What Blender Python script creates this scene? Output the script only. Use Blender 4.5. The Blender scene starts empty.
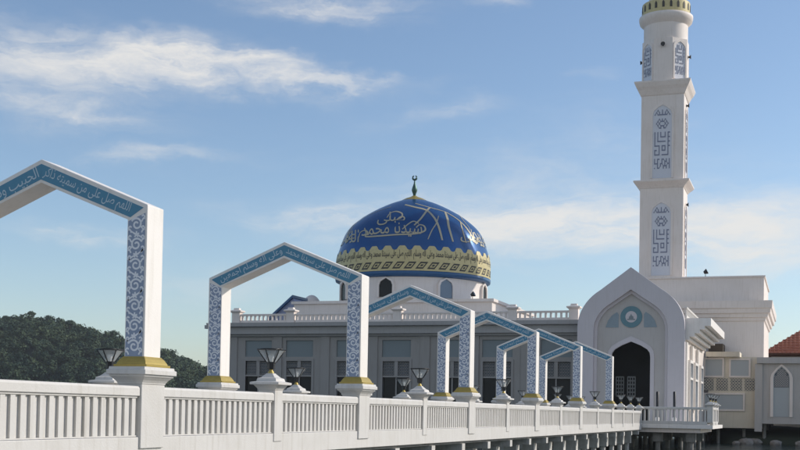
import bpy, bmesh, math, random
import numpy as np
from mathutils import Vector, Matrix
random.seed(7); rng = np.random.default_rng(7)
PI = math.pi
SC = bpy.context.scene
COL = SC.collection

# ---------------------------------------------------------------- camera fit
F, TH, CX, CY, CZ, ROLL, PITCH, SY = 1168.7091, .3335, 9.7748, -15.9593, -.7959, .0178, .0275, 154.6356
def at(px, py, Y):
    """point where the sight line of photo pixel px,py meets the plane y = Y"""
    a, b = px - 400, py - 225 - SY
    c, s = math.cos(ROLL), math.sin(ROLL)
    u, v = a * c + b * s, -a * s + b * c
    x, y2, z2 = u / F, 1., -v / F
    y = y2 * math.cos(PITCH) - z2 * math.sin(PITCH); z = y2 * math.sin(PITCH) + z2 * math.cos(PITCH)
    dx, dy = x * math.cos(TH) - y * math.sin(TH), x * math.sin(TH) + y * math.cos(TH)
    k = (Y - CY) / dy
    return (CX + k * dx, CZ + k * z)          # (X, Z)
def atX(px, py, Y): return at(px, py, Y)[0]
def atZ(px, py, Y): return at(px, py, Y)[1]

cam = bpy.data.cameras.new('camera'); camo = bpy.data.objects.new('camera', cam); COL.objects.link(camo)
cam.sensor_width = 36; cam.lens = F / 800 * 36; cam.shift_y = SY / 800; cam.clip_end = 20000; cam.clip_start = .05
camo.matrix_world = Matrix.Translation((CX, CY, CZ)) @ Matrix.Rotation(TH, 4, 'Z') @ Matrix.Rotation(PI / 2 + PITCH, 4, 'X') @ Matrix.Rotation(ROLL, 4, 'Z')
SC.camera = camo

# ---------------------------------------------------------------- materials
def mat(name, col, rough=.5, metal=0., var=.0, vscale=3., streak=0., bump=0., bscale=40., spec=.5, coat=0., dirt=None):
    m = bpy.data.materials.new(name); m.use_nodes = True
    n, l = m.node_tree.nodes, m.node_tree.links
    b = n['Principled BSDF']
    b.inputs['Base Color'].default_value = (*col, 1); b.inputs['Roughness'].default_value = rough
    b.inputs['Metallic'].default_value = metal
    b.inputs['Specular IOR Level'].default_value = spec
    b.inputs['Coat Weight'].default_value = coat
    g = n.new('ShaderNodeNewGeometry')
    cur = None
    dirt = dirt or (.62, .58, .5)
    def mix(fac_socket, amt, colr):
        nonlocal cur
        mm = n.new('ShaderNodeMath'); mm.operation = 'MULTIPLY'; mm.inputs[1].default_value = amt; l.new(fac_socket, mm.inputs[0])
        mx = n.new('ShaderNodeMix'); mx.data_type = 'RGBA'; mx.blend_type = 'MULTIPLY'
        l.new(mm.outputs[0], mx.inputs[0])
        if cur is None: mx.inputs[6].default_value = (*col, 1)
        else: l.new(cur, mx.inputs[6])
        mx.inputs[7].default_value = (*colr, 1); cur = mx.outputs[2]
    if var:
        t = n.new('ShaderNodeTexNoise'); t.inputs['Scale'].default_value = vscale; t.inputs['Detail'].default_value = 6
        t.inputs['Roughness'].default_value = .65
        l.new(g.outputs['Position'], t.inputs['Vector'])
        r = n.new('ShaderNodeMapRange'); r.inputs[1].default_value = .4; r.inputs[2].default_value = .75
        l.new(t.outputs['Fac'], r.inputs[0]); mix(r.outputs[0], var, dirt)
    if streak:
        mp = n.new('ShaderNodeMapping'); mp.inputs['Scale'].default_value = (5, 5, .35)
        l.new(g.outputs['Position'], mp.inputs['Vector'])
        t = n.new('ShaderNodeTexNoise'); t.inputs['Scale'].default_value = 1.6; t.inputs['Detail'].default_value = 5
        l.new(mp.outputs[0], t.inputs['Vector'])
        r = n.new('ShaderNodeMapRange'); r.inputs[1].default_value = .52; r.inputs[2].default_value = .8
        l.new(t.outputs['Fac'], r.inputs[0]); mix(r.outputs[0], streak, dirt)
    if cur is not None: l.new(cur, b.inputs['Base Color'])
    if bump:
        t = n.new('ShaderNodeTexNoise'); t.inputs['Scale'].default_value = bscale; t.inputs['Detail'].default_value = 4
        l.new(g.outputs['Position'], t.inputs['Vector'])
        bp = n.new('ShaderNodeBump'); bp.inputs['Strength'].default_value = bump; bp.inputs['Distance'].default_value = .02
        l.new(t.outputs['Fac'], bp.inputs['Height']); l.new(bp.outputs[0], b.inputs['Normal'])
    return m

M = {}
M['white'] = mat('white_paint', (.86, .815, .765), .55, var=.16, vscale=1.3, streak=.3, bump=.15, bscale=30)
M['wall'] = mat('white_wall_paint', (.83, .745, .685), .6, var=.22, vscale=.5, streak=.35, bump=.1, bscale=12)
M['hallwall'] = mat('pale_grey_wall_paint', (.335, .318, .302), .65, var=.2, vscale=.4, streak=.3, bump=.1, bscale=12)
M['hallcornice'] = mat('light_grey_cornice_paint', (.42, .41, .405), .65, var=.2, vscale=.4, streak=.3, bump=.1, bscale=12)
M['slate'] = mat('slate_blue_roof_paint', (.28, .32, .47), .5, var=.15)
M['hallpanel'] = mat('blue_grey_recess_paint', (.21, .25, .265), .6, var=.15, vscale=.5)
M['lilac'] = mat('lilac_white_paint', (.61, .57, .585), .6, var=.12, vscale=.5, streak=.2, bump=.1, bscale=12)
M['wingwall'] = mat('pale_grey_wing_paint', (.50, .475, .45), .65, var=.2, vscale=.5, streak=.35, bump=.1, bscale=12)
M['rail'] = mat('weathered_white_rail_paint', (.65, .625, .59), .6, var=.22, vscale=1.6, streak=.45, bump=.2, bscale=30)
M['beige'] = mat('pale_plaster', (.50, .475, .455), .65, var=.2, vscale=.5, streak=.3, bump=.1, bscale=12)
M['cream'] = mat('cream_wall_paint', (.72, .65, .53), .65, var=.25, vscale=.5, streak=.35, bump=.1, bscale=12)
M['concrete'] = mat('weathered_concrete', (.26, .25, .23), .85, var=.5, vscale=2., streak=.5, bump=.4, bscale=15, dirt=(.3, .3, .28))
M['pile'] = mat('painted_concrete_pile', (.62, .6, .56), .8, var=.5, vscale=2.5, streak=.5, bump=.3, bscale=15, dirt=(.4, .38, .33))
M['deck'] = mat('grey_deck_tiles', (.4, .38, .35), .7, var=.3, vscale=1.)
M['gold'] = mat('gold_paint', (.46, .34, .085), .42, .35, var=.3, vscale=8, dirt=(.45, .4, .3))
M['goldband'] = mat('gold_mosaic', (.60, .51, .26), .5, .1, var=.35, vscale=4, dirt=(.55, .52, .45), bump=.3, bscale=8)
M['goldline'] = mat('pale_gold_inlay', (.47, .42, .29), .4, .15)
M['bandblue'] = mat('teal_blue_tile', (.06, .24, .37), .4, var=.3, vscale=6, dirt=(.6, .7, .8))
M['bandtext'] = mat('pale_blue_lettering', (.52, .62, .68), .5)
M['floralblue'] = mat('slate_blue_tile', (.27, .33, .45), .4, var=.3, vscale=10, dirt=(.7, .75, .85))
M['florallight'] = mat('pale_lilac_tile', (.80, .81, .84), .45)
M['dome'] = mat('cobalt_dome_tile', (.012, .088, .25), .24, .42, var=.45, vscale=.6, dirt=(.5, .58, .75), spec=.7, coat=.0, bump=.2, bscale=4)
M['domerim'] = mat('royal_blue_paint', (.02, .10, .24), .35, var=.2, vscale=2)
M['darkink'] = mat('dark_bronze_inlay', (.055, .05, .04), .6)
M['bronze'] = mat('patinated_bronze', (.06, .12, .10), .4, .6)
M['black'] = mat('black_powder_coat', (.012, .012, .014), .4)
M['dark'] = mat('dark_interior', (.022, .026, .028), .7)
M['glassdark'] = mat('dark_window_glass', (.012, .014, .017), .25, spec=.2)
M['paneblue'] = mat('blue_window_pane', (.16, .22, .30), .15)
M['frosted'] = mat('frosted_grey_pane', (.42, .45, .46), .4)
M['lattice_dark'] = mat('lattice_backing_grey', (.10, .115, .13), .7)  # plain dark backing behind the lattice rings
M['teal'] = mat('teal_enamel', (.11, .235, .28), .45, var=.2, vscale=5)
M['teallight'] = mat('pale_teal_enamel', (.25, .315, .36), .45, var=.2, vscale=5)
M['inkblue'] = mat('dark_blue_grille', (.20, .22, .30), .5)
M['panelwhite'] = mat('pale_grille_backing', (.66, .67, .72), .5, var=.1)
M['bulb'] = mat('white_lamp_bulb', (.85, .85, .82), .3)
M['rock'] = mat('pale_shore_rock', (.30, .28, .26), .9, var=.5, vscale=3, bump=.6, bscale=6, dirt=(.4, .38, .35))
M['bark'] = mat('bark', (.07, .055, .04), .9)
def leafmat(name, c1, c2, sc):
    m = mat(name, c1, .75, spec=.2)
    n, l = m.node_tree.nodes, m.node_tree.links
    g = n.new('ShaderNodeNewGeometry'); t = n.new('ShaderNodeTexNoise'); t.inputs['Scale'].default_value = sc; t.inputs['Detail'].default_value = 5
    l.new(g.outputs['Position'], t.inputs['Vector'])
    r = n.new('ShaderNodeMapRange'); r.inputs[1].default_value = .35; r.inputs[2].default_value = .65; l.new(t.outputs['Fac'], r.inputs[0])
    mx = n.new('ShaderNodeMix'); mx.data_type = 'RGBA'; l.new(r.outputs[0], mx.inputs[0])
    mx.inputs[6].default_value = (*c1, 1); mx.inputs[7].default_value = (*c2, 1); l.new(mx.outputs[2], n['Principled BSDF'].inputs['Base Color'])
    return m
M['leaf'] = leafmat('forest_leaves', (.026, .052, .036), (.075, .105, .05), .12)
M['hillsoil'] = mat('forest_floor', (.03, .04, .025), .95)
# clear glass for the lantern panes
m = mat('lantern_glass', (.9, .93, .93), .06); m.node_tree.nodes['Principled BSDF'].inputs['Alpha'].default_value = .30; M['glass'] = m
# red roof tiles
def tile_mat():
    m = mat('red_clay_tiles', (.30, .075, .05), .75)
    n, l = m.node_tree.nodes, m.node_tree.links
    g = n.new('ShaderNodeNewGeometry'); mp = n.new('ShaderNodeMapping'); mp.inputs['Scale'].default_value = (1, 1, 1)
    l.new(g.outputs['Position'], mp.inputs[0])
    t = n.new('ShaderNodeTexNoise'); t.inputs['Scale'].default_value = 2.5; l.new(mp.outputs[0], t.inputs[0])
    r = n.new('ShaderNodeValToRGB'); r.color_ramp.elements[0].color = (.30, .09, .055, 1); r.color_ramp.elements[1].color = (.60, .23, .13, 1)
    l.new(t.outputs['Fac'], r.inputs[0]); l.new(r.outputs[0], n['Principled BSDF'].inputs['Base Color'])
    return m
M['tile'] = tile_mat()
def water_mat():
    m = mat('sea_water', (.012, .03, .035), .08, spec=.5)
    n, l = m.node_tree.nodes, m.node_tree.links
    g = n.new('ShaderNodeNewGeometry'); mp = n.new('ShaderNodeMapping'); mp.inputs['Scale'].default_value = (1., .55, 1); l.new(g.outputs['Position'], mp.inputs[0])
    t = n.new('ShaderNodeTexNoise'); t.inputs['Scale'].default_value = 1.1; t.inputs['Detail'].default_value = 6; l.new(mp.outputs[0], t.inputs[0])
    bp = n.new('ShaderNodeBump'); bp.inputs['Strength'].default_value = .6; bp.inputs['Distance'].default_value = .25
    l.new(t.outputs['Fac'], bp.inputs['Height']); l.new(bp.outputs[0], n['Principled BSDF'].inputs['Normal'])
    return m
M['water'] = water_mat()

# ---------------------------------------------------------------- mesh builder
class MB:
    def __init__(s): s.v = []; s.f = []; s.m = []; s.sm = []
    def add(s, vs, fs, mi=0, smooth=False):
        o = len(s.v); s.v += [tuple(p) for p in vs]; s.f += [tuple(i + o for i in f) for f in fs]; s.m += [mi] * len(fs); s.sm += [smooth] * len(fs); return s
    def box(s, x0, x1, y0, y1, z0, z1, mi=0):
        return s.frustum((x0, x1, y0, y1, z0), (x0, x1, y0, y1, z1), mi)
    def frustum(s, a, b, mi=0):
        ax0, ax1, ay0, ay1, az = a; bx0, bx1, by0, by1, bz = b
        vs = [(ax0, ay0, az), (ax1, ay0, az), (ax1, ay1, az), (ax0, ay1, az), (bx0, by0, bz), (bx1, by0, bz), (bx1, by1, bz), (bx0, by1, bz)]
        return s.add(vs, [(3, 2, 1, 0), (4, 5, 6, 7), (0, 1, 5, 4), (1, 2, 6, 5), (2, 3, 7, 6), (3, 0, 4, 7)], mi)
    def stack(s, x0, x1, y0, y1, prof, mi=0):
        """square moulding: prof = [(offset, z)] from bottom to top"""
        vs, fs = [], []
        for o, z in prof: vs += [(x0 - o, y0 - o, z), (x1 + o, y0 - o, z), (x1 + o, y1 + o, z), (x0 - o, y1 + o, z)]
        for k in range(len(prof) - 1):
            for i in range(4): j = (i + 1) % 4; fs.append((k * 4 + i, k * 4 + j, k * 4 + 4 + j, k * 4 + 4 + i))
        fs.append((3, 2, 1, 0)); t = (len(prof) - 1) * 4; fs.append((t, t + 1, t + 2, t + 3))
        return s.add(vs, fs, mi)
    def lathe(s, prof, n=48, c=(0, 0), mi=0, smooth=True, cap=True, a0=0.):
        vs, fs = [], []
        for r, z in prof:
            for i in range(n): a = a0 + 2 * PI * i / n; vs.append((c[0] + r * math.cos(a), c[1] + r * math.sin(a), z))
        for k in range(len(prof) - 1):
            for i in range(n): j = (i + 1) % n; fs.append((k * n + i, k * n + j, k * n + n + j, k * n + n + i))
        s.add(vs, fs, mi, smooth)
        if cap:
            s.add([vs[i] for i in range(n)], [tuple(reversed(range(n)))], mi); t = (len(prof) - 1) * n
            s.add([vs[t + i] for i in range(n)], [tuple(range(n))], mi)
        return s
    def tube(s, pts, r, n=6, mi=0):
        pts = [Vector(p) for p in pts]; rs = r if isinstance(r, (list, tuple)) else [r] * len(pts)
        vs, fs = [], []
        for k, p in enumerate(pts):
            d = (pts[min(k + 1, len(pts) - 1)] - pts[max(k - 1, 0)]).normalized()
            u = d.cross(Vector((0, 0, 1)))
            if u.length < 1e-3: u = Vector((1, 0, 0))
            u.normalize(); w = d.cross(u)
            for i in range(n): a = 2 * PI * i / n; vs.append(p + rs[k] * (math.cos(a) * u + math.sin(a) * w))
        for k in range(len(pts) - 1):
            for i in range(n): j = (i + 1) % n; fs.append((k * n + i, k * n + j, k * n + n + j, k * n + n + i))
        fs.append(tuple(reversed(range(n)))); t = (len(pts) - 1) * n; fs.append(tuple(range(t, t + n)))
        return s.add(vs, fs, mi, True)
    def poly(s, pts, y0, y1, mi=0):
        """convex or simple outline in x,z extruded from y0 to y1"""
        n = len(pts)
        vs = [(x, y0, z) for x, z in pts] + [(x, y1, z) for x, z in pts]
        fs = [tuple(range(n)), tuple(reversed(range(n, 2 * n)))] + [(i, (i + 1) % n, n + (i + 1) % n, n + i) for i in range(n)]
        return s.add(vs, fs, mi)
    def ring(s, outer, inner, y0, y1, mi=0, closed=True):
        """strip between two outlines of equal length (x,z), extruded"""
        n = len(outer)
        vs = [(x, y0, z) for x, z in outer] + [(x, y0, z) for x, z in inner] + [(x, y1, z) for x, z in outer] + [(x, y1, z) for x, z in inner]
        fs = []
        for i in range(n if closed else n - 1):
            j = (i + 1) % n
            fs += [(i, j, n + j, n + i), (2 * n + i, 3 * n + i, 3 * n + j, 2 * n + j), (i, 2 * n + i, 2 * n + j, j), (n + i, n + j, 3 * n + j, 3 * n + i)]
        if not closed:
            fs += [(0, n, 3 * n, 2 * n), (n - 1, 3 * n - 1, 4 * n - 1, 2 * n - 1)]
        return s.add(vs, fs, mi)
    def ribbon(s, pts, w, y, mi=0, t=.004):
        """flat stroke in the x,z plane at depth y (facing -y)"""
        pts = [Vector((p[0], 0, p[1])) for p in pts]; n = len(pts); L, R = [], []
        for k, p in enumerate(pts):
            d = (pts[min(k + 1, n - 1)] - pts[max(k - 1, 0)])
            d = d.normalized() if d.length > 1e-9 else Vector((1, 0, 0)); q = Vector((-d.z, 0, d.x)) * (w / 2 if not isinstance(w, (list, tuple)) else w[k] / 2)
            L.append(((p + q).x, (p + q).z)); R.append(((p - q).x, (p - q).z))
        vs = [(x, y, z) for x, z in L] + [(x, y, z) for x, z in R]
        return s.add(vs, [(k, k + 1, n + k + 1, n + k) for k in range(n - 1)], mi)
    def xform(s, mtx): s.v = [tuple(mtx @ Vector(p)) for p in s.v]; return s
    def mesh(s, name, mats):
        me = bpy.data.meshes.new(name); me.from_pydata(s.v, [], s.f); me.update()
        for m in (mats if isinstance(mats, (list, tuple)) else [mats]): me.materials.append(M[m])
        me.polygons.foreach_set('material_index', s.m); me.polygons.foreach_set('use_smooth', s.sm)
        bm = bmesh.new(); bm.from_mesh(me); bmesh.ops.recalc_face_normals(bm, faces=bm.faces[:]); bm.to_mesh(me); bm.free()
        return me
    def build(s, name, mats, parent=None, bevel=0., label=None):
        o = bpy.data.objects.new(name, s.mesh(name, mats)); COL.objects.link(o)
        if parent: o.parent = parent
        if bevel:
            b = o.modifiers.new('bevel', 'BEVEL'); b.width = bevel; b.segments = 2; b.limit_method = 'ANGLE'; b.angle_limit = .6
        if label: o['label'] = label
        return o
def plate(loops, y0, y1, mats, name, parent=None):
    """flat plate in x,z with holes: loops = outline + holes, thickness y0..y1"""
    cu = bpy.data.curves.new('tmp', 'CURVE'); cu.dimensions = '2D'; cu.fill_mode = 'BOTH'; cu.extrude = abs(y1 - y0) / 2
    for lp in loops:
        sp = cu.splines.new('POLY'); sp.points.add(len(lp) - 1)
        for p, (x, z) in zip(sp.points, lp): p.co = (x, z, 0, 1)
        sp.use_cyclic_u = True
    o = bpy.data.objects.new('tmp', cu); COL.objects.link(o); bpy.context.view_layer.update()
    me = bpy.data.meshes.new_from_object(o.evaluated_get(bpy.context.evaluated_depsgraph_get()))
    bpy.data.objects.remove(o); bpy.data.curves.remove(cu)
    yc = (y0 + y1) / 2
    b = MB(); b.add([(v.co.x, yc - v.co.z, v.co.y) for v in me.vertices], [tuple(p.vertices) for p in me.polygons])
    bpy.data.meshes.remove(me)
    return b.build(name, mats, parent)
def thing(name, label, cat, loc=(0, 0, 0), rz=0, group=None):
    o = bpy.data.objects.new(name, None); COL.objects.link(o); o.location = loc; o.rotation_euler = (0, 0, rz)
    o.empty_display_size = .2
    o['label'] = label; o['category'] = cat
    if group: o['group'] = group
    return o
def tag(o, label, cat, group=None):
    o['label'] = label; o['category'] = cat
    if group: o['group'] = group
    return o
def dup(root, loc, rz, label, group=None):
    r = root.copy(); COL.objects.link(r); r.location = loc; r.rotation_euler = (0, 0, rz); r['label'] = label
    if group: r['group'] = group
    for ch in list(root.children):
        c = ch.copy(); COL.objects.link(c); c.parent = r
        for g in list(ch.children):
            d = g.copy(); COL.objects.link(d); d.parent = c
    return r
def structure(o): o['kind'] = 'structure'; return o

# ---------------------------------------------------------------- Arabic lettering
FORMS = {'ا': (0xFE8D, 0xFE8E), 'ب': 0xFE8F, 'ة': (0xFE93, 0xFE94), 'ت': 0xFE95, 'ح': 0xFEA1, 'ج': 0xFE9D, 'د': (0xFEA9, 0xFEAA), 'ذ': (0xFEAB, 0xFEAC),
         'ر': (0xFEAD, 0xFEAE), 'س': 0xFEB1, 'ص': 0xFEB9, 'ع': 0xFEC9, 'ك': 0xFED9, 'ل': 0xFEDD, 'م': 0xFEE1, 'ن': 0xFEE5, 'ه': 0xFEE9, 'و': (0xFEED, 0xFEEE),
         'ى': (0xFEEF, 0xFEF0), 'ي': 0xFEF1}
def shape(txt):
    out = []
    for i, ch in enumerate(txt):
        fm = FORMS.get(ch)
        if fm is None: out.append(ch); continue
        prv = txt[i - 1] if i else ' '; nxt = txt[i + 1] if i + 1 < len(txt) else ' '
        jp = prv in FORMS and not isinstance(FORMS[prv], tuple)
        jn = nxt in FORMS
        if isinstance(fm, tuple): out.append(chr(fm[1] if jp else fm[0]))
        else: out.append(chr(fm + (3 if jp and jn else 1 if jp else 2 if jn else 0)))
    return ''.join(reversed(out))
def text2d(txt, bold=.002):
    cu = bpy.data.curves.new('tmp', 'FONT'); cu.body = shape(txt); cu.resolution_u = 3; cu.offset = bold; cu.space_character = 1.
    o = bpy.data.objects.new('tmp', cu); COL.objects.link(o); bpy.context.view_layer.update()
    me = bpy.data.meshes.new_from_object(o.evaluated_get(bpy.context.evaluated_depsgraph_get()))
    v = np.array([(p.co.x, p.co.y) for p in me.vertices]); f = [tuple(p.vertices) for p in me.polygons]
    bpy.data.objects.remove(o); bpy.data.curves.remove(cu); bpy.data.meshes.remove(me)
    v[:, 0] -= v[:, 0].min(); return v, f, v[:, 0].max(), v[:, 1].min(), v[:, 1].max()

# ================================================================ BRIDGE
W, T, DEP, H, A, HI, AI, S = 4.0, .3584, .49, 2.388, 3.2128, 2.1669, 2.8271, 9.4135
WATER = -2.95
NARCH = 6
ORD = ['nearest', 'second', 'third', 'fourth', 'fifth', 'farthest']

# ---- bridge deck (one thing): slab, cross beams, pile caps, piles
bridge = thing('bridge_deck', 'long white concrete footbridge deck on piles leading across the water to the mosque', 'footbridge', (0, 0, WATER))
def bz(z): return z - WATER
Y0, Y1 = -24.0, 59.25
b = MB(); b.box(-4.05, -.05, Y0, Y1, bz(-1.64), bz(-1.30)); b.build('deck_slab', 'deck', bridge)
for x0, x1 in ((-.05, -.0), (-4.0 - .1, -4.05)):
    b = MB(); b.box(x0, x1, Y0, Y1, bz(-1.655), bz(-1.262)); b.build('fascia', 'rail', bridge, bevel=.01)
b = MB(); b.box(-4.0, -.1, Y0, Y1, bz(-1.72), bz(-1.645)); b.build('deck_underside', 'concrete', bridge)
k = 0
for k in range(-11, 16):
    y = 12.25 + 3.06 * k
    b = MB(); b.box(-4.02, -.03, y - .16, y + .16, bz(-1.95), bz(-1.725)); b.build('cross_beam', 'pile', bridge)
    for x in (-.75, -3.25):
        b = MB(); b.box(x - .24, x + .24, y - .25, y + .25, bz(-2.5), bz(-1.955)); b.build('pile_cap', 'pile', bridge, bevel=.01)
        b = MB(); b.lathe([(.13, -3.5), (.13, bz(-2.505))], 12, (x, y)); b.build('pile', 'pile', bridge)

# ---- pedestals under the arches
def arch_post():
    t = thing('arch_pedestal', '', 'pedestal', (0, 0, 0))
    hx, hy = .215, .345
    b = MB(); b.box(-hx, hx, -hy, hy, -1.44, -.44); b.build('shaft', 'rail', t, bevel=.012)
    b = MB(); b.stack(-hx, hx, -hy, hy, [(.003, -.44), (.012, -.41), (.035, -.375), (.075, -.335), (.10, -.315), (.10, -.29), (.135, -.285), (.135, -.215), (.11, -.205), (.105, -.165)])
    b.build('capital', 'rail', t, bevel=.006)
    return t
def lamp_post():
    t = thing('lamp_pedestal', '', 'pedestal', (0, 0, 0))
    h = .18
    b = MB(); b.box(-h, h, -h, h, -1.42, -.42); b.build('shaft', 'rail', t, bevel=.012)
    b = MB(); b.stack(-h, h, -h, h, [(.003, -.42), (.01, -.40), (.03, -.37), (.06, -.335), (.075, -.315), (.13, -.31), (.13, -.265), (.035, -.245), (.02, -.19), (-.035, -.165), (-.10, -.10), (-.11, -.085)])
    b.build('capital', 'rail', t, bevel=.005)
    return t
# ---- lantern
def lantern():
    t = thing('lantern', '', 'lantern', (0, 0, 0))
    b = MB(); b.lathe([(.06, 0), (.06, .03), (.035, .05), (.035, .075)], 12); b.build('gold_foot', 'gold', t)
    b = MB(); b.lathe([(.05, .075), (.075, .09), (.085, .19), (.10, .205), (.10, .225)], 6, smooth=False, a0=PI / 6)
    b.build('stem', 'black', t)
    r0, z0, r1, z1 = .10, .225, .275, .47
    fr = MB()
    P0 = [(r0 * math.cos(PI / 6 + i * PI / 3), r0 * math.sin(PI / 6 + i * PI / 3), z0) for i in range(6)]
    P1 = [(r1 * math.cos(PI / 6 + i * PI / 3), r1 * math.sin(PI / 6 + i * PI / 3), z1) for i in range(6)]
    for i in range(6):
        fr.tube([P0[i], P1[i]], .0125, 5); fr.tube([P1[i], P1[(i + 1) % 6]], .014, 5)
    fr.build('frame', 'black', t)
    g = MB()
    for i in range(6):
        j = (i + 1) % 6; g.add([P0[i], P0[j], P1[j], P1[i]], [(0, 1, 2, 3)])
    g.build('glass', 'glass', t)
    c = MB(); c.lathe([(r1 + .008, z1), (r1 + .008, z1 + .014), (.02, z1 + .022)], 6, smooth=False, a0=PI / 6); c.build('cover', 'black', t)
    b = MB(); b.lathe([(.035, z0), (.04, z0 + .06), (.055, z0 + .09), (.05, z0 + .15), (.01, z0 + .17)], 12); b.build('bulb', 'bulb', t)
    return t
# ---- balustrade section, local y along, local +x outward
def balustrade(L):
    t = thing('balustrade', '', 'balustrade', (0, 0, 0))
    b = MB(); h = L / 2 - .003
    b.stack(-.17, -.02, -h + .03, h - .03, [(0, -.655), (.0, -.63), (.028, -.62), (.028, -.505), (.012, -.475), (-.005, -.468)]); b.build('handrail', 'rail', t, bevel=.006)
    b = MB(); b.box(-.16, -.03, -h, h, -1.30 + .045, -1.235); b.build('base_rail', 'rail', t)
    b = MB(); b.box(-.14, -.075, -h, h, -1.234, -.657); b.build('back_panel', 'rail', t)
    n = int(round(L / .207)); p = L / n; me = None
    for i in range(n):
        if me is None:
            bb = MB(); bb.box(-.0745, -.035, -.05, .05, -1.234, -.657); o = bb.build('baluster', 'rail', t); me = o.data
        else:
            o = bpy.data.objects.new('baluster', me); COL.objects.link(o); o.parent = t
        o.location.y = -L / 2 + p * (i + .5)
    return t

AY = [n * S for n in range(NARCH)]
post_y, lamp_y = [], []
for n in range(-1, NARCH): lamp_y.append(n * S + S / 2 + DEP / 2)
lamp_y[-1] = AY[-1] + DEP / 2 + 4.1; lamp_y += [lamp_y[-1] + 3.9, lamp_y[-1] + 7.75]
lamp_where = ['before the nearest arch'] + [f'between the {ORD[i]} and {ORD[i+1]} arches' for i in range(5)] + ['just past the farthest arch', 'second past the farthest arch', 'at the mosque end of the bridge']
first = {}
def place(kind, maker, loc, rz, label, group=None):
    if kind not in first:
        t = maker(); first[kind] = t; t.location = loc; t.rotation_euler = (0, 0, rz); t['label'] = label
        if group: t['group'] = group
        return t
    return dup(first[kind], loc, rz, label, group)
XN, XF = -.2, -W + .2
for side, x in (('near', XN), ('far', XF)):
    sx = 1 if side == 'near' else -1
    rail = 'near parapet' if side == 'near' else 'far parapet'
    for n, y in enumerate(AY):
        place('ap', arch_post, (x + sx * .02, y + DEP / 2, 0), 0, f'square white pedestal carrying the {"right" if side=="near" else "left"} leg of the {ORD[n]} arch', 'pedestals under the arches')
    for n, y in enumerate(lamp_y):
        place('lp', lamp_post, (x + sx * .04, y, 0), 0, f'slim white lamp pedestal in the {rail} {lamp_where[n]}', 'lamp pedestals along the bridge')
        place('ln', lantern, (x + sx * .04, y, -.085), 0 if n % 2 else .25, f'black glass lantern on the {rail} {lamp_where[n]}', 'flared lanterns along the bridge')
    stops = sorted([(y + DEP / 2, .345, ORD[n] + ' arch') for n, y in enumerate(AY)] + [(y, .18, None) for y in lamp_y])
    prev = (lamp_y[0] - S / 2, .345, None)
    names = []
    for st in stops:
        L = st[0] - st[1] - prev[0] - prev[1]; yc = (prev[0] + prev[1] + st[0] - st[1]) / 2
        if st[2]: lab = f'white balustrade section just before the {st[2]}'
        elif prev[2]: lab = f'white balustrade section just past the {prev[2]}'
        elif prev[0] < 0: lab = 'white balustrade section at the camera end'
        elif len(names) == 13: lab = 'white balustrade section between the first two lamps past the farthest arch'
        else: lab = 'last white balustrade section at the mosque end'
        names.append(lab)
        key = f'bal{L:.2f}'
        place(key, lambda: balustrade(L), (0 if side == 'near' else -W, yc, 0), 0 if side == 'near' else PI, lab + f' on the {rail}', 'balustrade sections along the bridge')
        prev = st

# ---- arches
def lerp(p, q, f): return (p[0] + (q[0] - p[0]) * f, p[1] + (q[1] - p[1]) * f)
def floral(x0, x1, z0, z1, ztop_in, y):
    """tile panel with curling leaf pattern; slanted top following the mitre"""
    b = MB()
    b.poly([(x0, z0), (x1, z0), (x1, z1), (x0, ztop_in)], y, y + .0035, 0)
    w = x1 - x0; xc = (x0 + x1) / 2; per = w * 1.05; n = int((min(z1, ztop_in) - z0) / per) + 1
    def ok(pts): return [(x, z) for x, z in pts if z < ztop_in + (z1 - ztop_in) * (x - x0) / w - .008 and z > z0 + .006 and x0 + .006 < x < x1 - .006]
    cnt = [0]
    def rib(pts, wd):
        p = ok(pts); cnt[0] += 1
        if len(p) > 2: b.ribbon(p, wd, y - .0012 - .00012 * (cnt[0] % 9), 1)
    for i in range(n):
        zc = z0 + per * (i + .5); fl = 1 if i % 2 else -1
        rib([(xc + fl * (w * .34 * (1 - t * .8)) * math.cos(2 * PI * 1.35 * t + .5), zc + (w * .34 * (1 - t * .8)) * math.sin(2 * PI * 1.35 * t + .5)) for t in np.linspace(0, 1, 26)], [w * (.10 - .04 * t) for t in np.linspace(0, 1, 26)][0])
        rib([(xc + fl * w * .40 * math.cos(PI * t), zc + per * .22 + per * .56 * t) for t in np.linspace(0, 1, 14)], w * .08)
        rib([(xc - fl * w * (.44 - .22 * math.sin(PI * t)), zc + per * (-.3 + .6 * t)) for t in np.linspace(0, 1, 10)], w * .07)
        for q in range(5):                                   # flower between the curls
            a = q * PI * .4 + .3; rib([(xc + w * r * math.cos(a), zc + per * .5 + w * r * math.sin(a)) for r in (.03, .08, .13, .17)], w * .09)
        for sx_ in (-1, 1):                                  # leaflets along both borders
            for dz, tl in ((-.42, 1), (-.16, -1), (.12, 1), (.38, -1)):
                rib([(xc + sx_ * w * (.30 + .18 * t), zc + per * dz + w * (.12 * math.sin(PI * t * .9) + tl * .1 * t)) for t in np.linspace(0, 1, 6)], w * .085)
    return b
TXT_R = text2d('اللهم صل على من سميته ذاكر')
TXT_L = text2d('الحبيب وذاكر الحبيب')
def lettering(tx, p0, p1, hgt, y):
    """letters laid along the segment p0 -> p1 (x,z), centred on it"""
    v, f, wd, lo, hi = tx; L = math.hypot(p1[0] - p0[0], p1[1] - p0[1]); d = ((p1[0] - p0[0]) / L, (p1[1] - p0[1]) / L)
    sx, sz = L / wd, hgt / (hi - lo)
    b = MB(); b.add([(p0[0] + d[0] * x * sx - d[1] * (q - (lo + hi) / 2) * sz, y, p0[1] + d[1] * x * sx + d[0] * (q - (lo + hi) / 2) * sz) for x, q in v], f); return b
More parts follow.
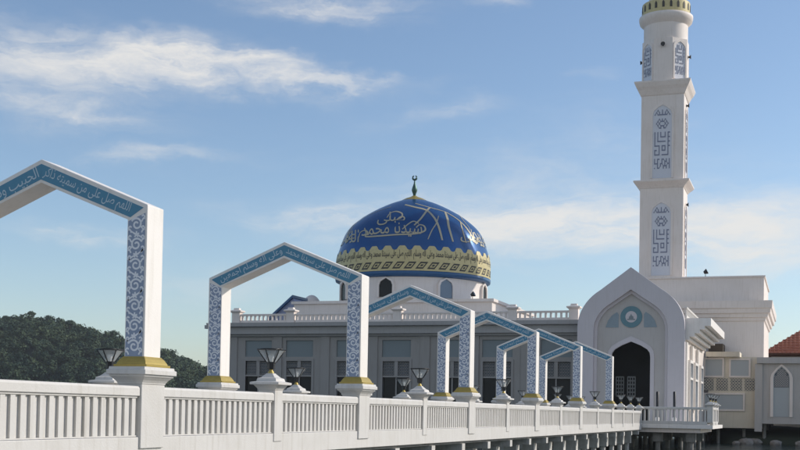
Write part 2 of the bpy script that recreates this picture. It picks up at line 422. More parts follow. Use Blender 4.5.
TXT_A = [(text2d('اللهم صل على سيدنا محمد'), text2d('وعلى اله وسلم اجمعين')), (text2d('اللهم صل على من لا نبي بعده'), text2d('وسلم على سيدنا محمد'))]
ALT = {}
def arch():
    t = thing('bridge_arch', '', 'arch', (0, 0, 0))
    out = [(0, -.02), (0, H), (-W / 2, A), (-W, H), (-W, -.02)]
    inn = [(-T, -.02), (-T, HI), (-W / 2, AI), (-W + T, HI), (-W + T, -.02)]
    b = MB(); b.ring(out, inn, 0, DEP, closed=False); b.build('frame', 'white', t, bevel=.012)
    for sgn, tx in ((1, TXT_R), (-1, TXT_L)):
        oc, ic, oa, ia = out[1], inn[1], out[2], inn[2]
        f0, f1 = .20, .86
        q = [lerp(oc, ic, f0), lerp(oa, ia, f0), lerp(oa, ia, f1), lerp(oc, ic, f1)]
        q = [q[0], (q[1][0] + .001, q[1][1]), (q[2][0] + .001, q[2][1]), q[3]]
        if sgn < 0: q = [(-W - x, z) for x, z in q]
        b = MB(); b.poly(q, -.004, -.0005); band = b.build('text_band', 'bandblue', t)
        m0 = lerp(lerp(oc, ic, .53), lerp(oa, ia, .53), .07); m1 = lerp(lerp(oc, ic, .53), lerp(oa, ia, .53), .97)
        if sgn > 0: e0, e1 = m1, m0
        else: e0, e1 = (-W - m0[0], m0[1]), (-W - m1[0], m1[1])
        lettering(tx, e0, e1, .25, -.0065).build('lettering', 'bandtext', band)['side'] = sgn
        for q_ in range(2): ALT.setdefault((q_, sgn), lettering(TXT_A[q_][0 if sgn > 0 else 1], e0, e1, .25, -.0065).mesh('lettering', 'bandtext'))
        x0, x1 = (-T + .018, -.035) if sgn > 0 else (-W + .035, -W + T - .018)
        zi, zo = HI - .03, H - .13
        fl = floral(x0, x1, .0, zo if sgn > 0 else zi, zi if sgn > 0 else zo, -.004)
        fl.build('floral_panel', ['floralblue', 'florallight'], t)
        xx0, xx1 = (-T, 0) if sgn > 0 else (-W, -W + T)
        b = MB(); b.stack(xx0, xx1, 0, DEP, [(.115, -.163), (.118, -.128), (.088, -.122), (.080, -.098), (.045, -.04), (.018, -.010), (.012, .0)]); b.build('gold_foot', 'gold', t, bevel=.004)
    return t
for n, y in enumerate(AY):
    ar = place('arch', arch, (0, y, 0), 0, ['nearest pointed white arch, its left half cut off by the picture edge', 'second pointed white arch with both legs clear, framing the hall roof', 'third pointed white arch whose peak crosses the dome drum',
          'fourth pointed white arch with blue script band', 'fifth pointed white arch, second nearest the mosque door', 'farthest and smallest looking pointed arch beside the portal'][n], 'pointed arches spanning the bridge')

    if n % 3:
        for c in ar.children:
            for g in c.children:
                if g.get('side'): g.data = ALT[(n % 3 - 1, g['side'])]
for o in bpy.data.objects:
    if 'side' in o: del o['side']

# ================================================================ TERRACE PLATFORM at the bridge end
YP = 59.4
XPR = atX(713, 405, YP)                     # right corner of the platform
terr = thing('terrace', 'white concrete terrace at the bridge end before the portal', 'terrace', (0, 0, WATER))
b = MB(); b.box(-5.0, XPR, YP, 68.6, bz(-1.53), bz(-1.30)); b.build('deck_slab', 'white', terr)
b = MB(); b.box(-4.6, XPR - .75, YP + .25, 68.6, bz(-1.80), bz(-1.535)); b.build('edge_beam', 'wall', terr)
for x, y in ((.9, 60.4), (XPR - 1.4, 60.4), (2.6, 62), (.9, 66), (XPR - 1.4, 66), (-1.5, 61), (-3.6, 61), (-1.5, 66), (-3.6, 66)):
    b = MB(); b.box(x - .3, x + .3, y - .3, y + .3, bz(-2.4), bz(-1.81)); b.build('pile_cap', 'concrete', terr)
    b = MB(); b.lathe([(.16, -3.5), (.16, bz(-2.405))], 12, (x, y)); b.build('pile', 'concrete', terr)
def open_rail(name, label, L, zb, zt, pitch, loc, rz, group, mat_='rail', bw=.09):
    t = thing(name, label, 'balustrade', loc, rz, group)
    b = MB(); b.stack(0, L, -.09, .09, [(0, zt - .16), (.0, zt - .13), (.02, zt - .12), (.02, zt - .02), (0, zt)]); b.build('handrail', mat_, t)
    b = MB(); b.box(0, L, -.09, .09, zb, zb + .22); b.build('base_rail', mat_, t)
    n = max(2, int(L / pitch)); p = L / n; me = None
    for i in range(n):
        if me is None:
            bb = MB(); bb.box(-bw / 2, bw / 2, -.05, .05, zb + .2205, zt - .1605); o = bb.build('baluster', mat_, t); me = o.data
        else: o = bpy.data.objects.new('baluster', me); COL.objects.link(o); o.parent = t
        o.location.x = p * (i + .5)
    return t
LZ = atZ(650, 406.5, YP)
LB = -1.295
LP = XPR - .36
open_rail('balustrade', 'open white balustrade across the terrace front, facing the water', LP, LB, LZ, .26, (.02, YP + .1, 0), 0, 'terrace balustrades', bw=.11)
open_rail('balustrade', 'short sunlit white balustrade between the front and middle posts of the terrace end', 2.0, LB, LZ, .26, (XPR - .1, YP + .37, 0), PI / 2, 'terrace balustrades', bw=.11)
open_rail('balustrade', 'short sunlit white balustrade between the middle and rear posts of the terrace end', 2.0, LB, LZ, .26, (XPR - .1, YP + 2.74, 0), PI / 2, 'terrace balustrades', bw=.11)
for i, y in enumerate((YP + .18, YP + 2.55, YP + 4.92)):
    w = ['front corner', 'middle', 'rear'][i]
    dz = .0
    place('lp', lamp_post, (XPR - .18, y, LZ + .46), 0, f'white lamp pedestal at the {w} of the terrace end', 'terrace lamp pedestals')
    place('ln', lantern, (XPR - .18, y, LZ + .46 - .085), .2, f'black glass lantern on the {w} post of the terrace end', 'terrace lanterns')

# ================================================================ MOSQUE: portal
YPO = 68.5
def pt(px, py, Y=YPO): return at(px, py, Y)
portal = thing('entrance_portal', 'tall white entrance portal with pointed gable, round teal emblem and dark arched doorway', 'portal', (0, 0, -1.3))
def up(pts): return [(x, z + 1.3) for x, z in pts]
xl, xr = atX(577, 350, YPO), atX(684.5, 350, YPO); xm = atX(630, 267, YPO)
hz = lambda py: atZ(630, py, YPO)
half = (xr - xl) / 2; xm = (xl + xr) / 2
def gable(hw, z_base, z_sp, z_ap, n=10, k=.52):
    """pointed ogive outline, symmetric about xm"""
    R = []
    for i in range(n + 1):                       # shoulder curve then straight rise to the point
        t = i / n * .5 * PI * .62
        R.append((xm + hw * (1 - (1 - math.cos(t)) * .98), z_sp + hw * .93 * math.sin(t) * .92))
    x1, z1 = R[-1]
    R.append((xm, z_ap))
    L = [(2 * xm - x, z) for x, z in reversed(R[:-1])]
    return [(xm + hw, z_base)] + R + L + [(xm - hw, z_base)]
ZB = -1.3
o_out = gable(half, ZB, hz(327), hz(267))
hw2 = (atX(667, 350, YPO) - atX(592.5, 350, YPO)) / 2
o_in = gable(hw2, ZB, hz(330), hz(289.5))
hwd = (atX(651.5, 370, YPO) - atX(612.5, 370, YPO)) / 2
zs, za = hz(357), hz(341)
def doorpts(hw, zb, zs, za):
    c = [(xm + hw, zb), (xm + hw, zs), (xm + hw * .97, zs + (za - zs) * .28), (xm + hw * .84, zs + (za - zs) * .5), (xm + hw * .5, zs + (za - zs) * .75), (xm, za)]
    return c + [(2 * xm - x, z) for x, z in reversed(c[:-1])]
door = doorpts(hwd, ZB + .001, zs, za)
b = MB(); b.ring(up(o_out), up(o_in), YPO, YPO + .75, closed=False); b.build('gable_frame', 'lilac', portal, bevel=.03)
o_in2 = gable(hw2 - .22, ZB, hz(330), hz(289.5) - .26)
b = MB(); b.ring(up([(x, z) for x, z in gable(hw2 - .002, ZB, hz(330), hz(289.5) - .002)]), up(o_in2), YPO + .30, YPO + .497, closed=False); b.build('inner_moulding', 'lilac', portal, bevel=.02)
plate([up([(x, z) for x, z in gable(hw2 + .05, ZB, hz(330), hz(289.5) + .05)]), up(door)], YPO + .5, YPO + .74, 'beige', 'recess_wall', portal)
trim_o, trim_i = doorpts(hwd + .28, ZB, zs + .05, za + .38), doorpts(hwd + .002, ZB, zs, za)
b = MB(); b.ring(up(trim_o), up(trim_i), YPO + .44, YPO + .498, closed=False); b.build('door_surround', 'lilac', portal)
# emblem
ez = hz(316.3); R = .72 * YPO / 63.5
em = MB(); em.lathe([(R, 0), (R, .05)], 40); em.xform(Matrix.Translation((xm, YPO + .497, ez + 1.3)) @ Matrix.Rotation(PI / 2, 4, 'X'))
emb = em.build('emblem', 'teal', portal)
e2 = MB(); e2.lathe([(R * .53, .052), (R * .53, .07)], 32); e2.xform(Matrix.Translation((xm, YPO + .497, ez + 1.3)) @ Matrix.Rotation(PI / 2, 4, 'X')); e2.build('emblem_disc', 'lilac', emb)
e3 = MB(); e = lambda u, v: (xm + R * u, ez + 1.3 + R * v)
e3.poly([e(-.36, -.3), e(.36, -.3), e(.36, -.2), e(-.36, -.2)], YPO + .415, YPO + .42)
e3.poly([e(-.22, -.195), e(.22, -.195), e(.2, .02), e(.05, .12), e(0, .3), e(-.1, .08), e(-.2, .0)], YPO + .415, YPO + .42)
e3.build('emblem_motif', 'hallpanel', emb)
for sg in (-1, 1):
    def sp(px, py):
        x, z = at(px, py, YPO); x = x if sg < 0 else 2 * xm - x
        return (x, z + 1.3)
    pts = [sp(604.5, 327), sp(617.5, 327), sp(617.8, 314), sp(616, 311.5), sp(611, 315), sp(607, 320)]
    b = MB(); b.poly(pts, YPO + .475, YPO + .498); b.build('spandrel_panel', 'teallight', portal)
# vestibule behind: side walls, roof, stepped cornice on the right, windows
VX0, VX1, VY1 = xl + .3, xr - .02, 86.0
ZV = atZ(700, 318, YPO + .8)
b = MB(); b.box(VX1 - .3, VX1, YPO + .755, VY1, 0, ZV + 1.3 - .05)
b.box(VX0, VX0 + .3, YPO + .755, VY1, 0, ZV + 1.3 - .05); b.box(VX0 + .3, VX1 - .3, VY1 - .3, VY1, 0, ZV + 1.3 - .05); b.build('side_wall', 'wall', portal)
b = MB(); b.box(VX0, VX1, YPO + .755, VY1, ZV + 1.3 - .049, ZV + 1.3 + .02); b.build('flat_roof', 'wall', portal)
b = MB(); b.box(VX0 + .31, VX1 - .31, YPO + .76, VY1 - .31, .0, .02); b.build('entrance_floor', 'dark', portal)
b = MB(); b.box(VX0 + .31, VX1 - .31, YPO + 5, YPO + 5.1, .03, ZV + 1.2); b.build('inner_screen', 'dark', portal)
for px in (620, 631.5):
    x = atX(px, 383, YPO + 5); z0, z1 = atZ(px, 396, YPO + 5) + 1.3, atZ(px, 377, YPO + 5) + 1.3
    g = MB()
    for i in range(6): zz = z0 + (z1 - z0) * i / 5; g.box(x - .30, x + .30, YPO + 4.96, YPO + 4.985, zz - .05, zz + .05)
    for i in range(4): xx = x - .28 + .56 * i / 3; g.box(xx - .04, xx + .04, YPO + 4.93, YPO + 4.955, z0, z1)
    g.build('screen_grille', 'frosted', portal)
XC = atX(711, 318, YPO + .8)
ov = XC - VX1
steps = [(0, -1.15), (.16, -1.15), (.16, -.98), (.36, -.98), (.36, -.80), (.56, -.80), (.56, -.60), (.76, -.60), (.76, -.42), (1.0, -.42), (1.0, -.0)]
pr = [(VX1 + .002 + o * ov, ZV + 1.3 + z * 1.35) for o, z in steps] + [(VX1 + .002, ZV + 1.3)]
b = MB(); b.poly(pr, YPO + .8, 84.0); b.build('stepped_cornice', 'white', portal)
b = MB(); b.box(VX1 + .004, VX1 + .12, YPO + .9, YPO + 1.6, .0, ZV + 1.3 - 1.7); b.box(VX1 + .004, VX1 + .22, YPO + 4.2, YPO + 4.9, .0, ZV - .5); b.box(VX1 + .004, VX1 + .22, YPO + 9.2, YPO + 9.9, .0, ZV - .5); b.build('pilaster', 'white', portal)
for y in (YPO + 2.9, YPO + 7, YPO + 12):
    w_ = MB(); 
    for (a0, a1, c0, c1) in ((-1.1, -.95, 1.0, 4.6), (.95, 1.1, 1.0, 4.6), (-.95, .95, 1.0, 1.2), (-.95, .95, 4.4, 4.6), (-.95, .95, 3.2, 3.35)): w_.box(VX1 + .003, VX1 + .30, y + a0, y + a1, c0, c1)
    wf = w_.build('side_window', 'white', portal)
    g = MB(); g.box(VX1 + .003, VX1 + .03, y - .94, y + .94, 1.201, 4.399); g.build('pane', 'paneblue', wf)
open_rail('roof_balustrade', 'sunlit white balustrade along the portal roof above the stepped cornice', 11.5, ZV + .02, ZV + .86, .42, (VX1 - .05, YPO + 1.2, 0), PI / 2, None, bw=.16)

# ================================================================ MOSQUE: prayer hall
YH = 71.0
HX0 = atX(222, 350, YH); HX1 = xl + .25; HY1 = 107.0
Zc = (atZ(232, 322, YH - .8) + atZ(575, 321, YH - .8)) / 2
hall = thing('prayer_hall', 'long white prayer hall under a great blue and gold dome on a drum', 'mosque hall', (0, 0, -1.3))
def hzZ(py, px=400): return atZ(px, py, YH) + 1.3
wc = [258, 299, 350, 396, 452, 497, 556]
openings = []
z_w0, z_w1 = .15, hzZ(361, 299)
outl = [(HX0, 0), (HX1, 0), (HX1, Zc + 1.3 - .9), (HX0, Zc + 1.3 - .9)]
wins = []
for px in wc:
    x = atX(px, 370, YH); hw = 1.12
    wins.append(x); openings.append([(x - hw, z_w0), (x + hw, z_w0), (x + hw, z_w1), (x - hw, z_w1)])
    openings.append([(x - 1.2, hzZ(357)), (x + 1.2, hzZ(357)), (x + 1.2, hzZ(340)), (x - 1.2, hzZ(340))])
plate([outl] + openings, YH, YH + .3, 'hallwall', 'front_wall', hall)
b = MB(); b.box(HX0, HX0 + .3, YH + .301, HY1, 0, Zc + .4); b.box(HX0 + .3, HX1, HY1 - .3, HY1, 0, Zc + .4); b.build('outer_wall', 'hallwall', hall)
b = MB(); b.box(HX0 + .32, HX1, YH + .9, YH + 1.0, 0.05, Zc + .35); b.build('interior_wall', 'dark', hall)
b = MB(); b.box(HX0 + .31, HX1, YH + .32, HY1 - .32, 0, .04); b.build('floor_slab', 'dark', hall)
fr_me = None
def hall_window(x):
    t = MB(); hw = 1.12; zt = z_w1; zm = hzZ(375.5, 299)
    for q in ((-hw - .18, -hw, z_w0, zt + .18), (hw, hw + .18, z_w0, zt + .18), (-hw, hw, zt, zt + .18)): t.box(q[0], q[1], YH - .07, YH + .16, q[2], q[3])
    t.box(-hw, hw, YH - .03, YH + .16, zm - .09, zm + .03); t.box(-.14, .14, YH - .03, YH + .16, zm + .03, zt)
    t.box(-.05, .05, YH + .06, YH + .14, z_w0, zm - .09)
    w = t.build('window', 'hallwall', hall); w.location.x = x
    g = MB(); g.box(-hw, hw, YH + .18, YH + .20, z_w0, zm - .09); o = g.build('pane', 'glassdark', w)
    for sx in (-1, 1):
        x0, x1 = (.14, hw) if sx > 0 else (-hw, -.14); z0, z1 = zm + .03, zt
        g = MB(); g.box(x0, x1, YH + .17, YH + .18, z0, z1, 0)
        for i in range(5):
            for j in range(5):
                cx_, cz_ = x0 + (x1 - x0) * (i + .5) / 5, z0 + (z1 - z0) * (j + .5) / 5; r = (x1 - x0) / 10 * .92
                ring = [(cx_ + r * math.cos(a), cz_ + r * math.sin(a)) for a in np.arange(8) * PI / 4]; ri = [(cx_ + r * .66 * math.cos(a), cz_ + r * .66 * math.sin(a)) for a in np.arange(8) * PI / 4]
                g.ring(ring, ri, YH + .135, YH + .168, 1)
        g.build('lattice', ['lattice_dark', 'hallwall'], w)
for x in wins: hall_window(x)
for x in wins:
    b = MB(); b.box(x - 1.2, x + 1.2, YH + .12, YH + .2, hzZ(357), hzZ(340)); b.build('recess_panel', 'hallpanel', hall)
for px in (233, 277.5, 325, 373, 425, 474, 526):
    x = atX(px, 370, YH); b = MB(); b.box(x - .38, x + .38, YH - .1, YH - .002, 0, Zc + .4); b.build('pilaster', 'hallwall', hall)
zt = Zc + 1.3
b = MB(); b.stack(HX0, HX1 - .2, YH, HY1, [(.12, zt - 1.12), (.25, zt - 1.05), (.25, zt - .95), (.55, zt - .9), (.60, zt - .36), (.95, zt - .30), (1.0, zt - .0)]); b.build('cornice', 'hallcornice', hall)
b = MB(); b.box(HX0 - 1.9, HX0 - 1.0, YH + .4, YH + .7, zt - .36, zt - .06); b.build('gutter_spout', 'hallcornice', hall)
# plinth below the drum
DY = 90.0; DXc, _ = at(413, 277, DY)
def depth(x, y): return -(x - CX) * math.sin(TH) + (y - CY) * math.cos(TH)
DD = depth(DXc, DY); PXM = DD / F
bx0, bx1 = atX(294, 305, DY - 8), atX(492, 305, DY - 8)
zpl = atZ(320, 304, DY - 8) + 1.3
b = MB(); b.box(bx0, bx1, DY - 8, DY + 8, zt - .02, zpl); b.box(bx0 - .2, bx1 + .2, DY - 8.2, DY + 8.2, zpl + .001, zpl + .25); b.build('drum_plinth', 'wall', hall)
rd = 74 * PXM
def dz(py): return atZ(413, py, DY) + 1.3           # heights on the dome's axis plane
# near point heights
def nz(py): return CZ + (412 - py) / F * (DD - rd) + 1.3
z_rim0, z_rim1, z_band1 = nz(275.9), nz(270.4), nz(245.2)
b = MB(); b.lathe([(rd, zpl + .25), (rd, zpl + .55), (rd - .06, zpl + .6), (rd - .06, z_rim0 - .02)], 96, (DXc, DY)); drum = b.build('drum', 'wall', hall)
b = MB(); b.lathe([(rd + .02, z_rim0), (rd + .32, z_rim0 + .12), (rd + .36, z_rim0 + .3), (rd + .36, z_rim1 - .05), (rd + .2, z_rim1)], 96, (DXc, DY)); b.build('dome_rim', 'domerim', hall)
prof = [(77, 277), (76.7, 262), (73.5, 250), (69, 238), (62, 228.5), (47, 217), (28, 207), (13, 201.3), (5, 198.3)]
prof = [(r * PXM, dz(y)) for r, y in prof]
prof[0] = (prof[0][0], z_rim1 - .02)
# smooth the profile
def catmull(P, n=6):
    out = []
    for i in range(len(P) - 1):
        p0, p1, p2, p3 = P[max(i - 1, 0)], P[i], P[i + 1], P[min(i + 2, len(P) - 1)]
        for k in range(n):
            t = k / n; out.append(tuple(.5 * ((2 * p1[j]) + (-p0[j] + p2[j]) * t + (2 * p0[j] - 5 * p1[j] + 4 * p2[j] - p3[j]) * t * t + (-p0[j] + 3 * p1[j] - 3 * p2[j] + p3[j]) * t ** 3) for j in range(2)))
    return out + [P[-1]]
DP = catmull(prof)
def dome_r(z):
    for (r0, z0), (r1, z1) in zip(DP[:-1], DP[1:]):
        if z <= z1 or (r1, z1) == DP[-1]: return r0 + (r1 - r0) * max(0, min(1, (z - z0) / (z1 - z0 + 1e-9)))
b = MB(); b.lathe(DP, 128, (DXc, DY)); dome = b.build('dome', 'dome', hall)
ACAM = math.atan2(CY - DY, CX - DXc)                # bearing of the viewer side of the dome
def on_dome(a, z, off):
    r = dome_r(z) + off; return (DXc + r * math.cos(a), DY + r * math.sin(a), z)
# gold band with scalloped top
NT = 34; n = NT * 12; b = MB(); vs, fs = [], []
zz = np.linspace(0, 1, 9)
for i in range(n):
    a = 2 * PI * i / n; ph = (i % 12) / 12.
    top = z_band1 - (.40 * math.sqrt(max(0., 1 - (min(ph, 1 - ph) / .26) ** 2)) if min(ph, 1 - ph) < .26 else 0.)
    for t in zz: z = z_rim1 - .01 + (top - z_rim1 + .01) * t; vs.append(on_dome(a, z, .035))
m = len(zz)
for i in range(n):
    j = (i + 1) % n
    for k in range(m - 1): fs.append((i * m + k, j * m + k, j * m + k + 1, i * m + k + 1))
b.add(vs, fs, 0, True); band = b.build('gold_band', 'goldband', dome)
def wrap(v, f, width, lo, hi, z0, z1, a0, a1, off):
    """wrap flat letters onto the dome between bearings a0 -> a1 (left to right seen from outside)"""
    b = MB(); b.add([on_dome(a0 + (a1 - a0) * x / width, z0 + (z1 - z0) * (q - lo) / (hi - lo), off) for x, q in v], f); return b
fr = text2d('اللهم صل على سيدنا محمد وعلى اله وسلم', .016)
bh = z_band1 - z_rim1
bt = MB(); NR = 8
for k in range(NR):
    a0 = ACAM + 2 * PI * k / NR
    w_ = wrap(fr[0], fr[1], fr[2], fr[3], fr[4], z_rim1 + bh * .42, z_rim1 + bh * .83, a0, a0 + 2 * PI / NR * .97, .055); bt.add(w_.v, w_.f)
bt.build('band_lettering', 'darkink', dome)
bl = MB(); NL = 44
for k in range(NL):
    a = 2 * PI * k / NL; da = PI / NL
    def q(u, v): return on_dome(a + da * (u * .84 + v * .35), z_rim1 + bh * (.21 + .155 * v), .05)
    def strip(o, i, nn): 
        vs = [q(*p) for p in o] + [q(*p) for p in i]; bl.add(vs, [(s, (s + 1) % nn, nn + (s + 1) % nn, nn + s) for s in range(nn)])
    sub = lambda P: [(P[i][0] + (P[(i + 1) % 4][0] - P[i][0]) * t, P[i][1] + (P[(i + 1) % 4][1] - P[i][1]) * t) for i in range(4) for t in (0, .5)]
    strip(sub([(-.95, -.9), (.6, -.9), (.95, .9), (-.6, .9)]), sub([(-.62, -.5), (.38, -.5), (.62, .5), (-.38, .5)]), 8)
    c = [q(x, y) for x, y in ((-.3, -.25), (.2, -.25), (.3, .25), (-.2, .25))]; bl.add(c, [(0, 1, 2, 3)])
bl.build('band_lozenges', 'darkink', dome)
# inlaid gold line work on the blue tiles: strokes drawn once and repeated round the dome
def zpx(y): return CZ + (412 - (170 + y / 3.217)) / F * (DD - rd * .55) + 1.3
def apx(x, z):
    r = dome_r(z); return math.asin(max(-.97, min(.97, (x - 297) / 3.217 * PXM / r)))
strokes = [([(268, 106), (300, 118), (335, 130), (358, 158), (372, 190), (384, 236)], .24), ([(346, 116), (336, 132), (318, 165), (298, 190)], .17), ([(393, 128), (400, 158), (404, 190), (417, 238)], .24),
           ([(393, 128), (430, 152), (462, 186), (492, 234)], .22), ([(300, 100), (345, 116), (393, 128)], .13), ([(440, 158), (446, 190), (458, 236)], .15), ([(372, 150), (366, 178), (352, 205), (340, 236)], .10),
           ([(96, 190), (120, 160), (160, 135), (225, 112)], .09), ([(72, 236), (84, 208), (104, 184)], .09), ([(372, 150), (366, 178), (352, 205), (340, 236)], .09),
           ([(128, 222), (132, 206), (146, 200), (156, 210), (150, 222), (190, 224), (240, 222), (300, 219), (330, 208), (328, 192), (314, 188), (304, 198)], .17),
           ([(214, 160), (224, 142), (242, 136), (260, 146), (258, 162), (246, 168)], .15), ([(262, 204), (280, 186), (296, 176), (312, 184)], .13)]
callig = [(text2d('سيدنا محمد', .004), 136, 322, 228, 174), (text2d('صلى', .004), 184, 270, 186, 136), (text2d('على', .004), 440, 512, 234, 194), (text2d('الله', .004), 80, 128, 236, 192)]
for rep in range(3):
    cb_ = MB()
    for (v_, f_, wd_, lo_, hi_), xa_, xb_, yb_, yt_ in callig:
        P3 = []
        for x, q_ in v_:
            px_ = xa_ + (xb_ - xa_) * x / wd_; z = zpx(yb_ + (yt_ - yb_) * (q_ - lo_) / (hi_ - lo_) + 10 * ((px_ - xa_) / (xb_ - xa_) - .5) ** 2)
            P3.append(on_dome(apx(px_, z) + ACAM + rep * 2 * PI / 3, z, .034))
        cb_.add(P3, f_)
    cb_.build('dome_calligraphy', 'goldline', dome)
bs = MB()
for rep in range(3):
    for pts, w in strokes:
        P2 = []
        for i in range(len(pts) - 1):
            p0, p1, p2, p3 = pts[max(i - 1, 0)], pts[i], pts[i + 1], pts[min(i + 2, len(pts) - 1)]
            for k in range(6):
                t = k / 6; P2.append(tuple(.5 * ((2 * p1[j]) + (-p0[j] + p2[j]) * t + (2 * p0[j] - 5 * p1[j] + 4 * p2[j] - p3[j]) * t * t + (-p0[j] + 3 * p1[j] - 3 * p2[j] + p3[j]) * t ** 3) for j in range(2)))
        P2.append(pts[-1])
        az = []
        for x, y in P2: z = zpx(y); az.append((apx(x, z) + ACAM + rep * 2 * PI / 3, z))
        L, Rr = [], []
        for k in range(len(az)):
            a, z = az[k]; a2, z2 = az[min(k + 1, len(az) - 1)]; a1, z1 = az[max(k - 1, 0)]
            r = max(dome_r(z), .3); d = Vector(((a2 - a1) * r, (z2 - z1) * 1.2)); d = d.normalized() if d.length > 1e-6 else Vector((1, 0))
            ww = w * .5 * (.55 + .45 * math.sin(PI * min(1, .12 + .8 * k / len(az))))
            L.append(on_dome(a - d.y * ww / r, z + d.x * ww * .8, .03)); Rr.append(on_dome(a + d.y * ww / r, z - d.x * ww * .8, .03))
        nn = len(az); bs.add(L + Rr, [(k, k + 1, nn + k + 1, nn + k) for k in range(nn - 1)])
bs.build('gold_line_work', 'goldline', dome)
zt0 = DP[-1][1]
b = MB(); b.lathe([(14 * PXM, dz(201.6)), (9 * PXM, dz(199.0)), (4 * PXM, dz(197.2)), (2 * PXM, dz(196))], 32, (DXc, DY)); b.build('gold_cap', 'gold', dome)
b = MB(); b.lathe([(r * PXM, dz(y)) for r, y in ((1.2, 196.5), (1.6, 194), (2.6, 191.5), (2.9, 190), (2.2, 187.5), (1.0, 184), (.6, 181), (.45, 179.6))], 24, (DXc, DY))
r_ = 2.1 * PXM; zc_ = dz(177.8)
b.tube([(DXc + r_ * math.cos(t), DY, zc_ + r_ * math.sin(t)) for t in np.linspace(PI * .62, PI * 2.38, 18)], [.045 + .06 * math.sin(PI * i / 17) for i in range(18)], 6)
b.build('finial', 'bronze', dome)
# drum windows
for k in range(8):
    a = ACAM + math.radians(-20 + 45 * k)
    wz0, wz1 = nz(296.5), nz(277.5); hw = .64
    ol = [(hw, wz0), (hw, wz0 + (wz1 - wz0) * .62), (hw * .8, wz0 + (wz1 - wz0) * .82), (0, wz1), (-hw * .8, wz0 + (wz1 - wz0) * .82), (-hw, wz0 + (wz1 - wz0) * .62), (-hw, wz0)]
    oo = [(x * 1.28, z + (.16 if z > wz0 + .1 else -.0)) for x, z in ol]; oo = [(x, min(z, z_rim0 - .03)) for x, z in oo]
    mx = Matrix.Translation((DXc, DY, 0)) @ Matrix.Rotation(a + PI / 2, 4, 'Z')
    b = MB(); b.ring(oo, ol, -rd - .14, -rd + .3, closed=False); b.xform(mx); fo = b.build('drum_window', 'wall', hall)
    b = MB(); b.poly(ol, -rd - .012, -rd + .25); b.xform(mx); b.build('pane', 'paneblue' if k == 1 else 'glassdark', fo)  # one pane coloured blue, the others near black
# roof balustrade in bays, with posts
YR = YH - .35
pxs = [237, 291, 398, 513, 574]
px_x = [atX(p, 310, YR) for p in pxs]
ztop = (atZ(237, 313, YR) + atZ(513, 312.5, YR)) / 2
desc = ['at the far left end of the roof', 'in front of the plinth left of the dome', 'below the right half of the dome', 'against the portal gable']
for i in range(4):
    x0, x1 = px_x[i] + .36, px_x[i + 1] - .36
    open_rail('roof_balustrade', f'white roof balustrade section {desc[i]}', x1 - x0, Zc + .003, ztop, .36, (x0, YR, 0), 0, 'roof balustrade sections', 'wall', .16)
pd = ['at the left corner', 'second from the left', 'below the middle of the dome', 'right of the dome', 'beside the portal gable']
for i, x in enumerate(px_x):
    t = thing('roof_post', f'square white roof post {pd[i]} of the hall parapet', 'post', (x, YR, Zc + .003), 0, 'roof parapet posts')
    hh = ztop - Zc
    b = MB(); b.box(-.35, .35, -.2, .35, 0, hh + .08); b.build('shaft', 'wall', t)
    b = MB(); b.stack(-.35, .35, -.2, .35, [(.0, hh + .081), (.16, hh + .2), (.16, hh + .29), (-.1, hh + .36), (-.12, hh + .5)]); b.build('cap', 'wall', t)
# small stair house on the roof, left of the dome
xs0, xs1 = atX(271, 306, 84), atX(296, 306, 84); zs0 = Zc; zs1 = atZ(291, 298.5, 84)
t = thing('roof_stair_house', 'small stair house with a sloping blue roof on the hall roof left of the dome', 'stair house', ((xs0 + xs1) / 2, 84, Zc + .004))
hw = (xs1 - xs0) / 2; h_ = zs1 - Zc
b = MB(); b.poly([(-hw, 0), (hw, 0), (hw, h_ * .86), (hw * .75, h_), (-hw, h_ * .42)], 0, 3.0); b.build('wall', 'slate', t)
b = MB(); b.poly([(-hw - .3, h_ * .36), (hw * .8, h_ * 1.02), (hw * .8, h_ * 1.09), (-hw - .3, h_ * .43)], -.3, 3.3); b.build('roof', 'domerim', t)
t = thing('roof_cupola', 'small white rounded cupola peeping over the stair house roof', 'cupola', ((xs0 + xs1) / 2 + .7, 89, Zc + .004))
zq = atZ(287, 295.5, 89) - Zc
b = MB(); b.lathe([(1.0, 0), (1.0, zq * .55)], 28); b.build('drum', 'wall', t)
b = MB(); b.lathe([(1.1 * math.cos(t_), zq * .551 + zq * .45 * math.sin(t_)) for t_ in np.linspace(0, PI / 2 * .98, 8)], 28); b.build('cap', 'wall', t)

# ================================================================ side block (right), annex and right wing
YA = 86.0
block = thing('side_block', 'plain white flat roofed block behind the portal with an overhanging cornice', 'building', (0, 0, -1.3))
YB = 89.5
bxr = atX(764, 320, YB); bxl = xl + 1.0
zb_c = atZ(700, 301, YB - .8) + 1.3; zb_t = atZ(700, 276, YB) + 1.3
b = MB(); b.box(bxl, bxr, YB, YB + 14, -.4, zb_c - .01); b.build('wall', 'wall', block)
b = MB(); b.stack(bxl + .3, bxr, YB, YB + 14, [(.003, zb_c - 1.75), (.12, zb_c - 1.7), (.15, zb_c - 1.45), (.3, zb_c - 1.4), (.34, zb_c - 1.1), (.5, zb_c - 1.05), (.56, zb_c - .7), (.66, zb_c - .62), (.70, zb_c)]); b.build('cornice', 'wall', block)
b = MB(); b.box(bxl, bxr - .05, YB + .5, YB + 13.5, zb_c + .003, zb_t - .14); b.box(bxl - .08, bxr + .06, YB + .4, YB + 13.6, zb_t - .139, zb_t); b.build('upper_tier', 'wall', block)
